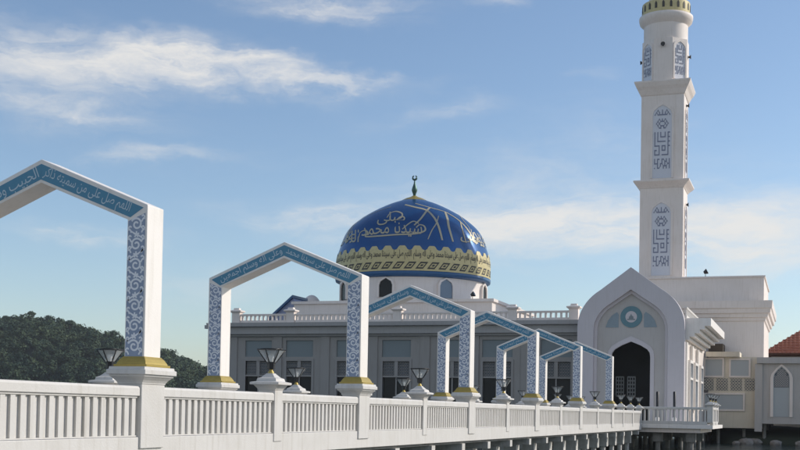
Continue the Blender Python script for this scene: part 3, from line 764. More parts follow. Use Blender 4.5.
def floodlight(px, py, Y, zbase, label):
    x = atX(px, py, Y); t = thing('floodlight', label, 'floodlight', (x, Y, zbase), 0)
    b = MB(); b.tube([(0, 0, 0), (0, 0, .22)], .03, 8); b.build('stand', 'black', t)
    b = MB(); b.lathe([(.12, -.16), (.24, .12), (.24, .18)], 16); b.xform(Matrix.Translation((0, 0, .42)) @ Matrix.Rotation(1.1, 4, 'Y')); b.build('head', 'black', t)
    return t
floodlight(705.5, 272, YB + .7, zb_t - 1.3 + .002, 'small dark floodlight on the roof edge right of the minaret')
floodlight(472.5, 300.5, DY - 7.6, zpl + .252 - 1.3, 'small black floodlight on the plinth below the right drum window')

annex = thing('annex', 'low cream annex with framed panels and a row of lattice vents', 'building', (0, 0, -1.3))
ax0, ax1 = VX1 + .35, atX(757, 380, YA)
za_ = lambda py: atZ(728, py, YA) + 1.3
b = MB(); b.box(ax0, ax1, YA, YB - .01, -.35, za_(357)); b.build('wall', 'cream', annex)
b = MB(); b.box(ax0 - .2, atX(740, 352, YA), YA - .5, YB - .02, za_(357) + .002, za_(352)); b.build('roof_slab', 'cream', annex)
b = MB(); b.box(ax0 - .1, atX(723, 347, YA + 1), YA + 1.0, YB - .03, za_(352) + .002, za_(343)); b.build('roof_hatch', 'bark', annex)
def panel(x0, x1, z0, z1, kind):
    t = MB(); w = .14
    for q in ((x0, x1, z0, z0 + w), (x0, x1, z1 - w, z1), (x0, x0 + w, z0 + w, z1 - w), (x1 - w, x1, z0 + w, z1 - w)): t.box(q[0], q[1], YA - .12, YA - .002, q[2], q[3])
    o = t.build('framed_panel', 'wall', annex)
    g = MB(); g.box(x0 + w, x1 - w, YA - .05, YA - .002, z0 + w, z1 - w); g.build('pane', kind, o)
AX = lambda px: atX(px, 385, YA)
panel(AX(703.5), AX(724), za_(377.5), za_(357.8), 'frosted')
panel(AX(729), AX(750.5), za_(377.5), za_(358.5), 'frosted')
panel(AX(703.5), AX(745), za_(411), za_(393), 'frosted')
for i in range(4):
    x0, x1 = AX(702 + i * 14.2), AX(702 + i * 14.2 + 11.6); z0, z1 = za_(390.5), za_(378.5)
    g = MB(); g.box(x0, x1, YA - .03, YA - .004, z0, z1, 0)
    for u in range(4):
        for v in range(4):
            cx_, cz_ = x0 + (x1 - x0) * (u + .5) / 4, z0 + (z1 - z0) * (v + .5) / 4; r = (x1 - x0) / 8
            rg = [(cx_ + r * math.cos(a), cz_ + r * math.sin(a)) for a in np.arange(8) * PI / 4]; g.ring(rg, [(cx_ + (x - cx_) * .6, cz_ + (z - cz_) * .6) for x, z in rg], YA - .06, YA - .032, 1)
    g.build('lattice_vent', ['lattice_dark', 'cream'], annex)
wing = thing('right_wing', 'grey white wing at the right edge with a tall pointed lattice niche', 'building', (0, 0, -1.3))
YW = YA - .5
wx0, wx1 = ax1 + .004, ax1 + 16
zw = lambda py: atZ(780, py, YW) + 1.3
nx = atX(781.5, 390, YW); nh = (atX(791, 390, YW) - atX(772, 390, YW)) / 2
niche = lambda s, d: [(nx + nh * s, zw(417)), (nx + nh * s, zw(378)), (nx + nh * s * .9, zw(374)), (nx + nh * s * .45, zw(369.5) + d * .6), (nx, zw(366.5) + d), (nx - nh * s * .45, zw(369.5) + d * .6), (nx - nh * s * .9, zw(374)), (nx - nh * s, zw(378)), (nx - nh * s, zw(417))]
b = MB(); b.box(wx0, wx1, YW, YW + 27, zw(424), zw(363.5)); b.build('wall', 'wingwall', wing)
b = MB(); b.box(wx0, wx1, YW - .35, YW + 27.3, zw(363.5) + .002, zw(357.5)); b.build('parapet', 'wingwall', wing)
b = MB(); b.box(wx0 - .15, wx0 + .45, YW - .14, YW - .003, zw(432), zw(364)); b.build('corner_pier', 'wingwall', wing)
b = MB(); b.ring(niche(1.18, .2), niche(.86, 0), YW - .16, YW - .003, closed=False); ni = b.build('niche', 'wall', wing)
b = MB(); b.poly(niche(.86, 0), YW - .04, YW - .005); b.build('niche_panel', 'frosted', ni)
top_o = [p_ for p_ in niche(.78, -.1) if p_[1] > zw(380)]
g = MB(); g.poly([(nx + nh * .78, zw(387.5))] + [(nx + nh * .78, zw(378))] + top_o[0 if top_o[0][1] > zw(377) else 1:-1] + [(nx - nh * .78, zw(378)), (nx - nh * .78, zw(387.5))], YW - .06, YW - .042, 0)
cs = nh * 1.5 / 6
for i in range(6):
    for j in range(12):
        x, z = nx - nh * .75 + cs * (i + .5), zw(387) + cs * (j + .5)
        lim = nh * .74 if z < zw(377) else nh * .74 * max(0, (zw(367.5) - z) / (zw(367.5) - zw(377)))
        if abs(x - nx) > lim: continue
        g.ring([(x + cs * .5 * math.cos(a), z + cs * .5 * math.sin(a)) for a in np.arange(8) * PI / 4], [(x + cs * .3 * math.cos(a), z + cs * .3 * math.sin(a)) for a in np.arange(8) * PI / 4], YW - .075, YW - .062, 1)
g.build('lattice', ['lattice_dark', 'wingwall'], ni)

# red roofed building behind the wing
YRD = 112.0
rx0, rz0 = at(768, 349, YRD); rx1, rz1 = at(800, 328.5, YRD)
t = thing('tiled_roof_building', 'building with a red clay tiled hip roof behind the right wing', 'building', (0, 0, -1.3))
sl = (rz1 - rz0) / (rx1 - rx0)
xe = rx0 - .6; apx_ = xe + 11; zeave = rz0 - .6 * sl + 1.3
b = MB(); b.box(xe + .8, xe + 21, YRD + 5.2, YRD + 19, -.5, zeave - .1); b.build('wall', 'cream', t)
b = MB(); zr = zeave + 11 * sl
vs = [(xe, YRD, zeave), (xe + 22, YRD, zeave), (xe + 22, YRD + 20, zeave), (xe, YRD + 20, zeave), (apx_, YRD + 9, zr), (apx_, YRD + 11, zr)]
b.add(vs, [(0, 1, 4), (1, 2, 5, 4), (2, 3, 5), (3, 0, 4, 5), (0, 3, 2, 1)])
# ridges of tile courses on the front and left slopes
nc = 26
for k in range(1, nc):
    f_ = k / nc; zk = zeave + (zr - zeave) * f_
    p = Vector(vs[0]).lerp(Vector(vs[4]), f_); q = Vector(vs[1]).lerp(Vector(vs[4]), f_); r = Vector(vs[3]).lerp(Vector(vs[5]), f_)
    b.tube([p + Vector((0, -.02, .03)), q + Vector((0, -.02, .03))], .06, 5); b.tube([p + Vector((-.02, 0, .03)), r + Vector((-.02, 0, .03))], .06, 5)
nv = 54
for k in range(1, nv):
    x = xe + 22 * k / nv; f_ = 1 - abs(x - apx_) / 11; e_ = Vector((apx_, YRD + 9, zr)); base = Vector((x, YRD, zeave))
    b.tube([base + Vector((0, -.01, .03)), base + Vector((0, 9 * f_, (zr - zeave) * f_ + .03))], .055, 5)
b.build('roof', 'tile', t)

# ================================================================ MINARET
YM = 92.0
mxa, mxb = atX(639.5, 230, YM), atX(683, 230, YM); mc = (mxa + mxb) / 2; mw = (mxb - mxa) / 2; MYc = YM + mw
mz = lambda py: atZ(661, py, YM) + 1.3
minaret = thing('minaret', 'tall slender white minaret with calligraphy niches and stepped cornices', 'minaret', (mc, MYc, -1.3))
def cor(zb, zt, o): return [(.003, zb), (.06, zb + .05), (.1, zb + .12), (o * .45, zb + (zt - zb) * .4), (o * .75, zb + (zt - zb) * .62), (o, zt - .12), (o, zt)]
z1a, z1b, z2a, z2b, z3a, z3b = mz(188), mz(180.5), mz(95), mz(81.5), mz(22), mz(11.5)
b = MB(); b.box(-mw, mw, -mw, mw, 0, z1a - .002); b.build('lower_shaft', 'wall', minaret, bevel=.02)
b = MB(); b.stack(-mw, mw, -mw, mw, cor(z1a, z1b, .55)); b.build('lower_cornice', 'wall', minaret)
b = MB(); b.box(-mw + .03, mw - .03, -mw + .03, mw - .03, z1b + .002, z2a - .002); b.build('middle_shaft', 'wall', minaret, bevel=.02)
b = MB(); b.stack(-mw + .03, mw - .03, -mw + .03, mw - .03, cor(z2a, z2b, .6)); b.build('upper_cornice', 'wall', minaret)
# octagonal stage turning into a round collar
ro = mw * 1.04 / math.cos(PI / 8)
zo1 = mz(38)
b = MB(); b.lathe([(ro, z2b + .002), (ro, zo1)], 8, smooth=False, a0=PI / 8); b.build('octagon_stage', 'wall', minaret)
b = MB(); b.lathe([(mw * 1.03, zo1 + .001), (mw * 1.03, z3a)], 48); b.build('round_neck', 'wall', minaret)
b = MB(); b.lathe([(mw * 1.03, z3a + .001), (mw * 1.08, z3a + .15), (mw * 1.22, z3a + .4), (mw * 1.26, z3b - .25), (mw * 1.26, z3b - .05), (mw * 1.1, z3b)], 48); b.build('collar', 'wall', minaret)
zg0, zg1 = z3b + .003, z3b + 1.15
b = MB(); b.lathe([(mw * 1.1, zg0), (mw * 1.12, zg0 + .3), (mw * 1.12, zg1)], 48); gb = b.build('gallery_wall', 'goldband', minaret)
for k in range(20):
    a = 2 * PI * k / 20; m_ = Matrix.Rotation(a, 4, 'Z'); q = MB(); q.poly([(-.11, zg0 + .35), (.11, zg0 + .35), (.11, zg0 + .8), (0, zg0 + 1.0), (-.11, zg0 + .8)], -mw * 1.12 - .03, -mw * 1.12 + .05); q.xform(m_); q.build('gallery_opening', 'darkink', gb)
b = MB(); b.lathe([(mw * .8, zg1 + .002), (mw * .8, zg1 + 5), (mw * .95, zg1 + 5.3), (mw * .9, zg1 + 6.2), (mw * .5, zg1 + 7.4), (.08, zg1 + 8.2)], 40); b.build('top_turret', 'wall', minaret)
# calligraphy niches
KUFIC = ["..#..#..#..", ".#.#.#.#.#.", "#.#######.#", "", "...#.#.#...", "..#.###.#..", ".#.#...#.#.", "..#.###.#..", "...##.##...", "",
         "#.#.#..#.##", "#.#.#..#.#.", "#.#.####.##", "#.#......#.", "#.######.##", "#........#.", "####.###.##", "...#.#.#.#.", "##.#.###.#.", "#..#.....#.", "####.#####.", "", "#.##.##.#.#", "#.#..#.##.#", "###.##.#.##", "..#.#.###.#", "#.##..#.#.#"]
def niche_parts(parent, mtx, hw, z0, z1, rows, sides=0):
    zs_ = z1 - hw * 1.05
    ol = [(hw, z0), (hw, zs_), (hw * .88, zs_ + (z1 - zs_) * .42), (hw * .45, zs_ + (z1 - zs_) * .78), (0, z1)]; ol = ol + [(-x, z) for x, z in reversed(ol[:-1])]
    oo = [(x * 1.22, z + (.22 if z > z0 + .1 else 0)) for x, z in ol]
    b = MB(); b.ring(oo, ol, -.09, -.002, closed=False); b.xform(mtx); o = b.build('niche', 'wall', parent)
    b = MB(); b.poly(ol, -.025, -.003); b.xform(mtx); b.build('niche_panel', 'panelwhite', o)
    g = MB(); zz0, zz1 = z0 + (z1 - z0) * .12, z1 - hw * .45; rh = (zz1 - zz0) / rows
    fan = hw * .62
    K = [r_.ljust(11, '.') for r_ in (KUFIC[-rows:] if rows < len(KUFIC) else KUFIC)]; c = 2 * hw * .84 / 11
    def inside(x, z): return abs(x) < hw * (.98 if z < zs_ else max(.05, (z1 - z) / (z1 - zs_) * .85))
    def on(i, j): return 0 <= i < 11 and 0 <= j < len(K) and K[j][i] == '#' and inside((i - 5) * c, zz1 - (j + .5) * rh)
    for j in range(len(K)):
        for i in range(11):
            if not on(i, j): continue
            x, z = (i - 5) * c, zz1 - (j + .5) * rh; wv, wh = c * .31, rh * .27
            y0_ = -.05 - .0004 * ((i * 7 + j * 3) % 11)
            g.box(x - wv, x + wv, y0_, -.028, z - wh, z + wh)
            if on(i + 1, j): g.box(x + wv, x + c - wv, y0_, -.028, z - wh, z + wh)
            if on(i, j + 1): g.box(x - wv, x + wv, y0_, -.028, z - rh + wh, z - wh)
            for di in (-1, 1):                           # diagonal joints where cells touch only by a corner
                if on(i + di, j + 1) and not on(i + di, j) and not on(i, j + 1):
                    g.ribbon([(x + di * wv * .6, z - wh * .6), (x + di * (c - wv * .6), z - rh + wh * .6)], c * .4, y0_ + .003)
    g.xform(mtx); g.build('calligraphy_grille', 'inkblue', o)
for rz in (0, PI / 2):
    m_ = Matrix.Rotation(rz, 4, 'Z') @ Matrix.Translation((0, -mw, 0))
    niche_parts(minaret, m_, .86, mz(275.5), mz(202.5), 27)
    m_ = Matrix.Rotation(rz, 4, 'Z') @ Matrix.Translation((0, -mw + .03, 0))
    niche_parts(minaret, m_, .86, mz(178), mz(105), 27)
for k, a in enumerate((-PI / 4, PI / 4, PI * .75, -PI * .75)):
    m_ = Matrix.Rotation(a, 4, 'Z') @ Matrix.Translation((0, -ro * math.cos(PI / 8), 0))
    niche_parts(minaret, m_, .62, mz(79), mz(41.5), 17)
def speaker(mtx, px_label):
    t = thing('loudspeaker', px_label, 'loudspeaker', (0, 0, 0)); t.matrix_world = Matrix.Translation((mc, MYc, -1.3)) @ mtx
    b = MB(); b.lathe([(.06, 0), (.08, .08), (.19, .22), (.20, .24)], 16); b.xform(Matrix.Rotation(PI / 2, 4, 'X')); b.build('horn', 'black', t)
    b = MB(); b.box(-.06, .06, .0, .04, -.12, .12); b.build('bracket', 'black', t)
    return t
ap = ro * math.cos(PI / 8)
speaker(Matrix.Translation((0, -ap - .042, mz(45))), 'black horn loudspeaker on the front of the minaret between two niches')
speaker(Matrix.Rotation(PI / 2, 4, 'Z') @ Matrix.Translation((0, -ap - .042, mz(53))), 'black horn loudspeaker on the sunlit right side of the octagon stage')
speaker(Matrix.Rotation(-PI / 2, 4, 'Z') @ Matrix.Translation((0, -ap - .042, mz(55))), 'black horn loudspeaker on the shaded left side of the octagon stage')
speaker(Matrix.Rotation(PI / 2, 4, 'Z') @ Matrix.Translation((0, -mw - .012, mz(102))), 'black horn loudspeaker just below the upper cornice on the right side')
speaker(Matrix.Rotation(PI / 2, 4, 'Z') @ Matrix.Translation((0, -mw - .045, mz(202))), 'black horn loudspeaker just below the lower cornice on the right side')

# slim black uplights in front of the portal
for i, px in enumerate((657.5, 674.5)):
    x = atX(px, 395, 67.2)
    t = thing('bollard_light', ['slim black bollard light right of the doorway', 'slim black bollard light at the right edge of the portal'][i], 'bollard light', (x, 67.2, -1.298), 0, 'bollard lights before the portal')
    h_ = atZ(px, 391.5, 67.2) + 1.3; hb = .45
    b = MB(); b.stack(-.13, .13, -.13, .13, [(0, 0), (0, hb - .06), (-.04, hb)]); b.build('base', 'white', t)
    b = MB(); b.lathe([(.085, hb + .001), (.10, h_ - .05), (.05, h_)], 12); b.build('lamp_body', 'black', t)

# mosque platform on piles
plat = thing('mosque_platform', 'dark concrete platform on piles carrying the mosque over the water', 'platform', (0, 0, WATER))
b = MB(); b.box(HX0 - 1.2, VX1 + .3, 68.62, 112, bz(-1.9), bz(-1.303)); b.build('slab', 'concrete', plat)
xs = np.arange(VX1 - .2, HX0, -3.4)
bp = []
for j, y in enumerate((69.3, 75, 81, 87, 93, 99, 105, 111)):
    b = MB(); b.box(HX0 - 1.1, VX1 + .2, y - .25, y + .25, bz(-2.25), bz(-1.903)); b.build('beam', 'concrete', plat)
    for x in xs:
        if y > 82 and x < -12: continue
        bp.append((x, y))
for x in np.arange(wx0 + .6, wx1, 3.3):
    for y in (YW + .9, YW + 8, YW + 16, YW + 25):
        q = MB(); q.lathe([(.15, zw(424) - 2.6), (.15, zw(424) - .002)], 10, (x, y)); q.build('pile', 'concrete', wing)
for x in (ax0 + .8, ax0 + 2.9):
    q = MB(); q.lathe([(.14, -2.4), (.14, -.352)], 10, (x, YA + .8)); q.build('pile', 'concrete', annex)
pm = MB(); pm.lathe([(.17, -3.5), (.17, .0)], 10); pme = pm.mesh('pile', 'concrete')
for x, y in bp[:98]:
    o = bpy.data.objects.new('pile', pme); COL.objects.link(o); o.parent = plat; o.location = (x + random.uniform(-.2, .2), y, bz(-2.253))

# ================================================================ SETTING
b = MB(); b.add([(-890, -290, WATER), (890, -290, WATER), (890, 1390, WATER), (-890, 1390, WATER)], [(0, 1, 2, 3)]); structure(b.build('water', 'water'))
# hill terrain
HYD = 420.0
hp = [(-260, 300), (-160, 298), (-90, 306), (-40, 312), (0, 318), (30, 319), (60, 324), (90, 331), (130, 340), (165, 353), (195, 366), (225, 380), (270, 396), (330, 408), (400, 414)]
def ridge(x):
    P = [(at(px, py, HYD)) for px, py in hp]
    for (x0, z0), (x1, z1) in zip(P[:-1], P[1:]):
        if x0 <= x <= x1: return z0 + (z1 - z0) * (x - x0) / (x1 - x0)
    return P[0][1] if x < P[0][0] else WATER - 1
xa, xb = at(-260, 300, HYD)[0], at(400, 414, HYD)[0]
NX, NY = 90, 24
def hill_z(x, t):
    top = max(ridge(x) - 4.6 - WATER, 0); f_ = math.sin(min(t, 1) * PI / 2) ** .8 if t <= 1 else math.cos((t - 1) * PI / 2)
    return WATER - .6 + (top + .6) * f_ + 1.5 * math.sin(x * .05 + t * 4) * f_ * (1 - f_)
vs, fs = [], []
for i in range(NX):
    x = xa + (xb - xa) * i / (NX - 1)
    for j in range(NY):
        t_ = 1.8 * j / (NY - 1); vs.append((x, HYD - 75 + 75 * t_ if t_ <= 1 else HYD + 90 * (t_ - 1), hill_z(x, t_)))
for i in range(NX - 1):
    for j in range(NY - 1): fs.append((i * NY + j, (i + 1) * NY + j, (i + 1) * NY + j + 1, i * NY + j + 1))
b = MB(); b.add(vs, fs, 0, True); structure(b.build('hill', 'hillsoil'))
# forest canopy: many leaf clump crowns
def crown_faces(n, rx, rz, leaf):
    """n leaf quads scattered in a lumpy ellipsoid shell"""
    nl = 7; lob = rng.normal(size=(nl, 3)); lob /= np.linalg.norm(lob, axis=1)[:, None]; lob[:, 2] = np.abs(lob[:, 2]) * .8
    idx = rng.integers(0, nl, n); d = rng.normal(size=(n, 3)); d /= np.linalg.norm(d, axis=1)[:, None]
    c = lob[idx] * .55 + d * (.5 * rng.random((n, 1)) ** .4)
    c[:, 0] *= rx; c[:, 1] *= rx; c[:, 2] *= rz
    nrm = d + rng.normal(size=(n, 3)) * .5 + np.array([0, 0, .35]); nrm /= np.linalg.norm(nrm, axis=1)[:, None]
    u = np.cross(nrm, rng.normal(size=(n, 3))); u /= np.linalg.norm(u, axis=1)[:, None]; w = np.cross(nrm, u)
    s = leaf * (.6 + .8 * rng.random((n, 1)))
    return np.stack([c - u * s, c + w * s * .6, c + u * s, c - w * s * .6], 1)
def quads_obj(name, Q, m, parent=None):
    n = len(Q); me = bpy.data.meshes.new(name); V = Q.reshape(-1, 3)
    me.vertices.add(4 * n); me.vertices.foreach_set('co', V.astype(np.float32).ravel()); me.loops.add(4 * n); me.loops.foreach_set('vertex_index', np.arange(4 * n, dtype=np.int32))
    me.polygons.add(n); me.polygons.foreach_set('loop_start', np.arange(0, 4 * n, 4, dtype=np.int32)); me.polygons.foreach_set('loop_total', np.full(n, 4, np.int32))
    me.update(calc_edges=True); me.validate(); me.materials.append(M[m])
    o = bpy.data.objects.new(name, me); COL.objects.link(o)
    if parent: o.parent = parent
    return o
protos = [crown_faces(420, 1, 1, .125) for _ in range(8)]
allq = []
for k in range(2700):
    x = random.uniform(xa, xb - 8) if k < 2300 else random.uniform(at(140, 345, HYD)[0], at(240, 385, HYD)[0]); t_ = random.random() ** .8 * 1.12
    zt_ = hill_z(x, t_)
    if zt_ < WATER + .2: continue
    y = HYD - 75 + 75 * t_ if t_ <= 1 else HYD + 90 * (t_ - 1)
    r = random.choice((1.7, 2.2, 2.7, 3.3, 4.2)) * random.uniform(.85, 1.15); hz_ = r * random.uniform(.75, 1.2)
    q = protos[k % 8] * np.array([r, r, hz_]); a = random.uniform(0, 6.28); ca, sa = math.cos(a), math.sin(a)
    q = q @ np.array([[ca, sa, 0], [-sa, ca, 0], [0, 0, 1]]) + np.array([x, y, zt_ + r * .55])
    allq.append(q)
fo = quads_obj('forest', np.concatenate(allq), 'leaf'); fo['kind'] = 'stuff'
fo['label'] = 'dense dark green forest covering the hillside'; fo['category'] = 'forest'
# trees that stand clear of the canopy line
for i, (px, top, r, lab) in enumerate(((6, 315, 2.2, 'rounded tree on the hill crest at the left picture edge'), (31.5, 310.5, 2.0, 'tallest thin topped tree standing out on the hill crest'), (49, 314, 3.0, 'broad dark tree crown on the crest right of the thin topped tree'),
                                       (70, 319, 2.6, 'round tree crown on the crest left of the nearest arch'), (115, 329.5, 2.6, 'flat topped tree on the crest just left of the nearest arch leg'), (178, 356, 2.4, 'small tree on the crest right of the nearest arch leg'))):
    x, z = at(px, top, HYD); zg = hill_z(x, 1.0); h_ = z - zg
    t = thing('tree', lab, 'tree', (x, HYD, zg), 0, 'trees on the hill crest')
    b = MB(); b.tube([(0, 0, -.5), (.1, 0, h_ * .4), (-.1, .1, h_ * .8)], [.3, .22, .1], 7)
    for a in (0.4, 2.2, 4.1): b.tube([(0, 0, h_ * .55), (r * .5 * math.cos(a), r * .5 * math.sin(a), h_ * .78)], [.12, .05], 5)
    b.build('trunk', 'bark', t)
    q = crown_faces(700, r, r * .8, .3) + np.array([0, 0, h_ - r * .8])
    quads_obj('crown', q, 'leaf', t)
# low dark shore behind the mosque
vs, fs = [], []
sx_ = np.linspace(-60, 140, 160); sp_ = [(118, -.9), (123, .55), (128, 1.15), (134, 1.5), (150, 1.9), (200, 2.2)]; sq_ = [(84.2, -.9), (86, .5), (88.5, .95), (93, 1.12), (108, 1.2), (200, 2.2)]; xq_ = atX(690, 440, 86)
for i, x in enumerate(sx_):
    k_ = max(0., min(1., (x - xq_) / 5 + .5))
    for j in range(6):
        y, z = sp_[j][0] + (sq_[j][0] - sp_[j][0]) * k_, sp_[j][1] + (sq_[j][1] - sp_[j][1]) * k_
        vs.append((x, y + (2 - 1.3 * k_) * math.sin(x * .23 + j), WATER + z + (.25 - .15 * k_) * math.sin(x * .9 + j * 2)))
for i in range(159):
    for j in range(5): fs.append((i * 6 + j, (i + 1) * 6 + j, (i + 1) * 6 + j + 1, i * 6 + j + 1))
b = MB(); b.add(vs, fs, 0, True); structure(b.build('shore', 'hillsoil'))
# rocks on the shore beyond the mosque
for k in range(16):
    x = random.uniform(4.2, 13); y = random.uniform(84.2, 86.2); r = random.uniform(.25, .55)
    bm = bmesh.new(); bmesh.ops.create_icosphere(bm, subdivisions=2, radius=1)
    for v in bm.verts: v.co *= 1 + .35 * (random.random() - .5); v.co.x *= r * random.uniform(1.1, 1.25); v.co.y *= r; v.co.z *= r * .7
    me = bpy.data.meshes.new('boulder'); bm.to_mesh(me); bm.free(); me.materials.append(M['rock'])
    o = bpy.data.objects.new('boulder', me); COL.objects.link(o); o.location = (x, y, WATER + r * .25)
    tag(o, 'pale boulder on the shore glimpsed beneath the mosque at right', 'boulder', 'shore boulders beyond the piles')

# thin sea air
hzb = MB(); hzb.box(-900, 900, -300, 1400, WATER - 1, 60)
hm = bpy.data.materials.new('sea_haze'); hm.use_nodes = True; hn = hm.node_tree.nodes; hn.clear()
ho = hn.new('ShaderNodeOutputMaterial'); hv = hn.new('ShaderNodeVolumePrincipled'); hv.inputs['Density'].default_value = .00017; hv.inputs['Color'].default_value = (.86, .9, .95, 1); hv.inputs['Anisotropy'].default_value = .2
hm.node_tree.links.new(hv.outputs[0], ho.inputs['Volume']); M['haze'] = hm
hz_o = hzb.build('haze', 'haze'); hz_o['kind'] = 'stuff'; hz_o['label'] = 'thin pale sea air between the hill and the mosque'; hz_o['category'] = 'haze'
# ================================================================ LIGHT and SKY
SUN_AZ, SUN_EL = math.radians(60), math.radians(30)
sd = bpy.data.lights.new('sun', 'SUN'); so = bpy.data.objects.new('sun', sd); COL.objects.link(so)
sd.energy = 3.2; sd.angle = math.radians(.53); sd.color = (1, .93, .83)
dirv = Vector((math.sin(SUN_AZ) * math.cos(SUN_EL), math.cos(SUN_AZ) * math.cos(SUN_EL), math.sin(SUN_EL)))
so.rotation_euler = dirv.to_track_quat('Z', 'Y').to_euler(); so.location = (60, 40, 60)
wd = bpy.data.worlds.new('World'); SC.world = wd; wd.use_nodes = True
n, l = wd.node_tree.nodes, wd.node_tree.links
bg = n['Background']; bg.inputs['Strength'].default_value = .145
sky = n.new('ShaderNodeTexSky'); sky.sky_type = 'NISHITA'; sky.sun_disc = False; sky.sun_elevation = SUN_EL; sky.sun_rotation = SUN_AZ
sky.air_density = 1.0; sky.dust_density = .7; sky.ozone_density = 2.3; sky.altitude = 200
def math_(op, a, b=None, c=None):
    q = n.new('ShaderNodeMath'); q.operation = op
    for i, v in enumerate((a, b, c)):
        if v is None: continue
        if isinstance(v, (int, float)): q.inputs[i].default_value = v
        else: l.new(v, q.inputs[i])
    return q.outputs[0]
tc = n.new('ShaderNodeTexCoord'); sp = n.new('ShaderNodeSeparateXYZ'); l.new(tc.outputs['Generated'], sp.inputs[0])
az = math_('ARCTAN2', sp.outputs[0], sp.outputs[1])           # bearing from +y towards +x
el = math_('ARCSINE', sp.outputs[2])
def ang(px, py):
    x, z = at(px, py, 1e5); d = math.hypot(x - CX, 1e5); return math.atan2(x - CX, 1e5), math.atan2(z, d)
cb = n.new('ShaderNodeCombineXYZ'); l.new(az, cb.inputs[0]); l.new(el, cb.inputs[1])
def noise(scale, sx, sy, rot, det, rough, dist, off, out='Fac', src=None):
    mp = n.new('ShaderNodeMapping'); mp.inputs['Scale'].default_value = (sx, sy, 1); mp.inputs['Rotation'].default_value = (0, 0, rot); mp.inputs['Location'].default_value = (off, off * .7, 0)
    l.new(src or cb.outputs[0], mp.inputs[0]); t = n.new('ShaderNodeTexNoise'); t.inputs['Scale'].default_value = scale; t.inputs['Detail'].default_value = det; t.inputs['Roughness'].default_value = rough; t.inputs['Distortion'].default_value = dist
    l.new(mp.outputs[0], t.inputs[0]); return t.outputs[out]
# cloud positions are bent by a slow and a fine turbulence so their edges fray
w1 = noise(7, 1, 1.8, 0, 3, .5, 0, 2.2, 'Color'); w2 = noise(30, 1, 2., 0, 4, .6, 0, 5.2, 'Color')
s1 = n.new('ShaderNodeSeparateXYZ'); l.new(w1, s1.inputs[0]); s2 = n.new('ShaderNodeSeparateXYZ'); l.new(w2, s2.inputs[0])
azw = math_('ADD', az, math_('ADD', math_('MULTIPLY', math_('SUBTRACT', s1.outputs[0], .5), .16), math_('MULTIPLY', math_('SUBTRACT', s2.outputs[0], .5), .05)))
elw = math_('ADD', el, math_('ADD', math_('MULTIPLY', math_('SUBTRACT', s1.outputs[1], .5), .055), math_('MULTIPLY', math_('SUBTRACT', s2.outputs[1], .5), .022)))
cw = n.new('ShaderNodeCombineXYZ'); l.new(azw, cw.inputs[0]); l.new(elw, cw.inputs[1])
n1 = noise(6, 1, 4.5, -.10, 10, .62, .4, 3.1)
n2 = noise(10, 1, 5., .12, 10, .66, .6, 7.7, src=cw.outputs[0])
streaks = n.new('ShaderNodeMapRange'); streaks.inputs[1].default_value = .34; streaks.inputs[2].default_value = .68; l.new(math_('ADD', math_('MULTIPLY', n1, .5), math_('MULTIPLY', n2, .5)), streaks.inputs[0])
def blob(px, py, wx, wy, tilt, amp):
    a0, e0 = ang(px, py); kx = wx / F; ky = wy / F
    da = math_('SUBTRACT', azw, a0); de = math_('SUBTRACT', elw, e0)
    u = math_('ADD', math_('MULTIPLY', da, math.cos(tilt)), math_('MULTIPLY', de, math.sin(tilt)))
    v = math_('SUBTRACT', math_('MULTIPLY', de, math.cos(tilt)), math_('MULTIPLY', da, math.sin(tilt)))
    r2 = math_('ADD', math_('POWER', math_('ABSOLUTE', math_('DIVIDE', u, kx)), 2.), math_('POWER', math_('ABSOLUTE', math_('DIVIDE', v, ky)), 2.))
    return math_('MULTIPLY', math_('EXPONENT', math_('MULTIPLY', r2, -1.)), amp)
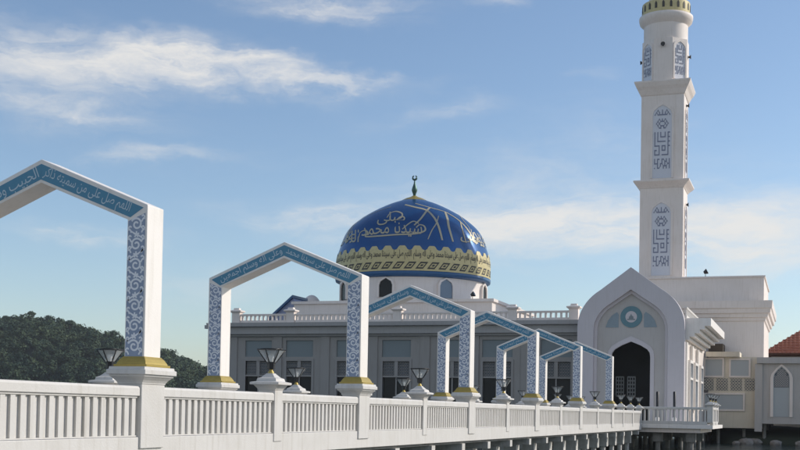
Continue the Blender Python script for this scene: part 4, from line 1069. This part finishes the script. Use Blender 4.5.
blobs = [(180, 60, 70, 24, .05, .75), (150, 42, 40, 10, .1, .3), (270, 76, 110, 15, -.05, .85), (380, 80, 60, 7, .06, .45), (20, 70, 130, 50, -.1, .58), (70, 60, 70, 18, -.15, .35), (110, 122, 60, 12, -.1, .55), (330, 4, 100, 18, -.08, .9), (500, 4, 40, 10, 0, .5),
         (60, 238, 70, 14, 0, .6), (430, 112, 60, 12, .1, .55), (590, 75, 40, 8, .0, .32), (185, 160, 80, 8, .1, .5), (790, 235, 170, 50, 0, .52), (540, 236, 200, 32, .0, .72), (210, 285, 110, 16, 0, .4), (300, 222, 120, 12, 0, .35), (520, 205, 260, 70, 0, .30), (610, 130, 120, 40, .1, .22)]
tot = None
for bl_ in blobs:
    q = blob(*bl_); tot = q if tot is None else math_('ADD', tot, q)
base = math_('MULTIPLY', math_('SUBTRACT', noise(2.2, 1, 2., 0, 6, .5, .3, 1.3), .42), .35)
tot = math_('ADD', tot, base)
behind = n.new('ShaderNodeMapRange'); behind.inputs[1].default_value = .05; behind.inputs[2].default_value = -.8; l.new(sp.outputs[1], behind.inputs[0])   # unseen cloud added behind the viewer to brighten the shaded faces
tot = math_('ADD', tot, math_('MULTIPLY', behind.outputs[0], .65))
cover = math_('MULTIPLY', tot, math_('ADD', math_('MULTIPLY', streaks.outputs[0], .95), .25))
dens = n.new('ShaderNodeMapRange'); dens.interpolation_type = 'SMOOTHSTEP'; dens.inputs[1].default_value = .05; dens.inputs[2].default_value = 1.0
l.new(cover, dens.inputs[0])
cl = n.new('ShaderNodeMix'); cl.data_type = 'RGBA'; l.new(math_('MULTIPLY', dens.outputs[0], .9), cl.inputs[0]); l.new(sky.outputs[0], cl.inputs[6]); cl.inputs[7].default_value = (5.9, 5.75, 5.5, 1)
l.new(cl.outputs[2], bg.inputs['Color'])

SC.view_settings.view_transform = 'Standard'; SC.view_settings.look = 'None'; SC.view_settings.gamma = 1; SC.view_settings.use_curve_mapping = False
SC.view_settings.exposure = 0.0
SC.render.engine = 'CYCLES'
SC.cycles.max_bounces = 8; SC.cycles.transparent_max_bounces = 12
for m_ in list(bpy.data.meshes):
    if m_.users == 0: bpy.data.meshes.remove(m_)
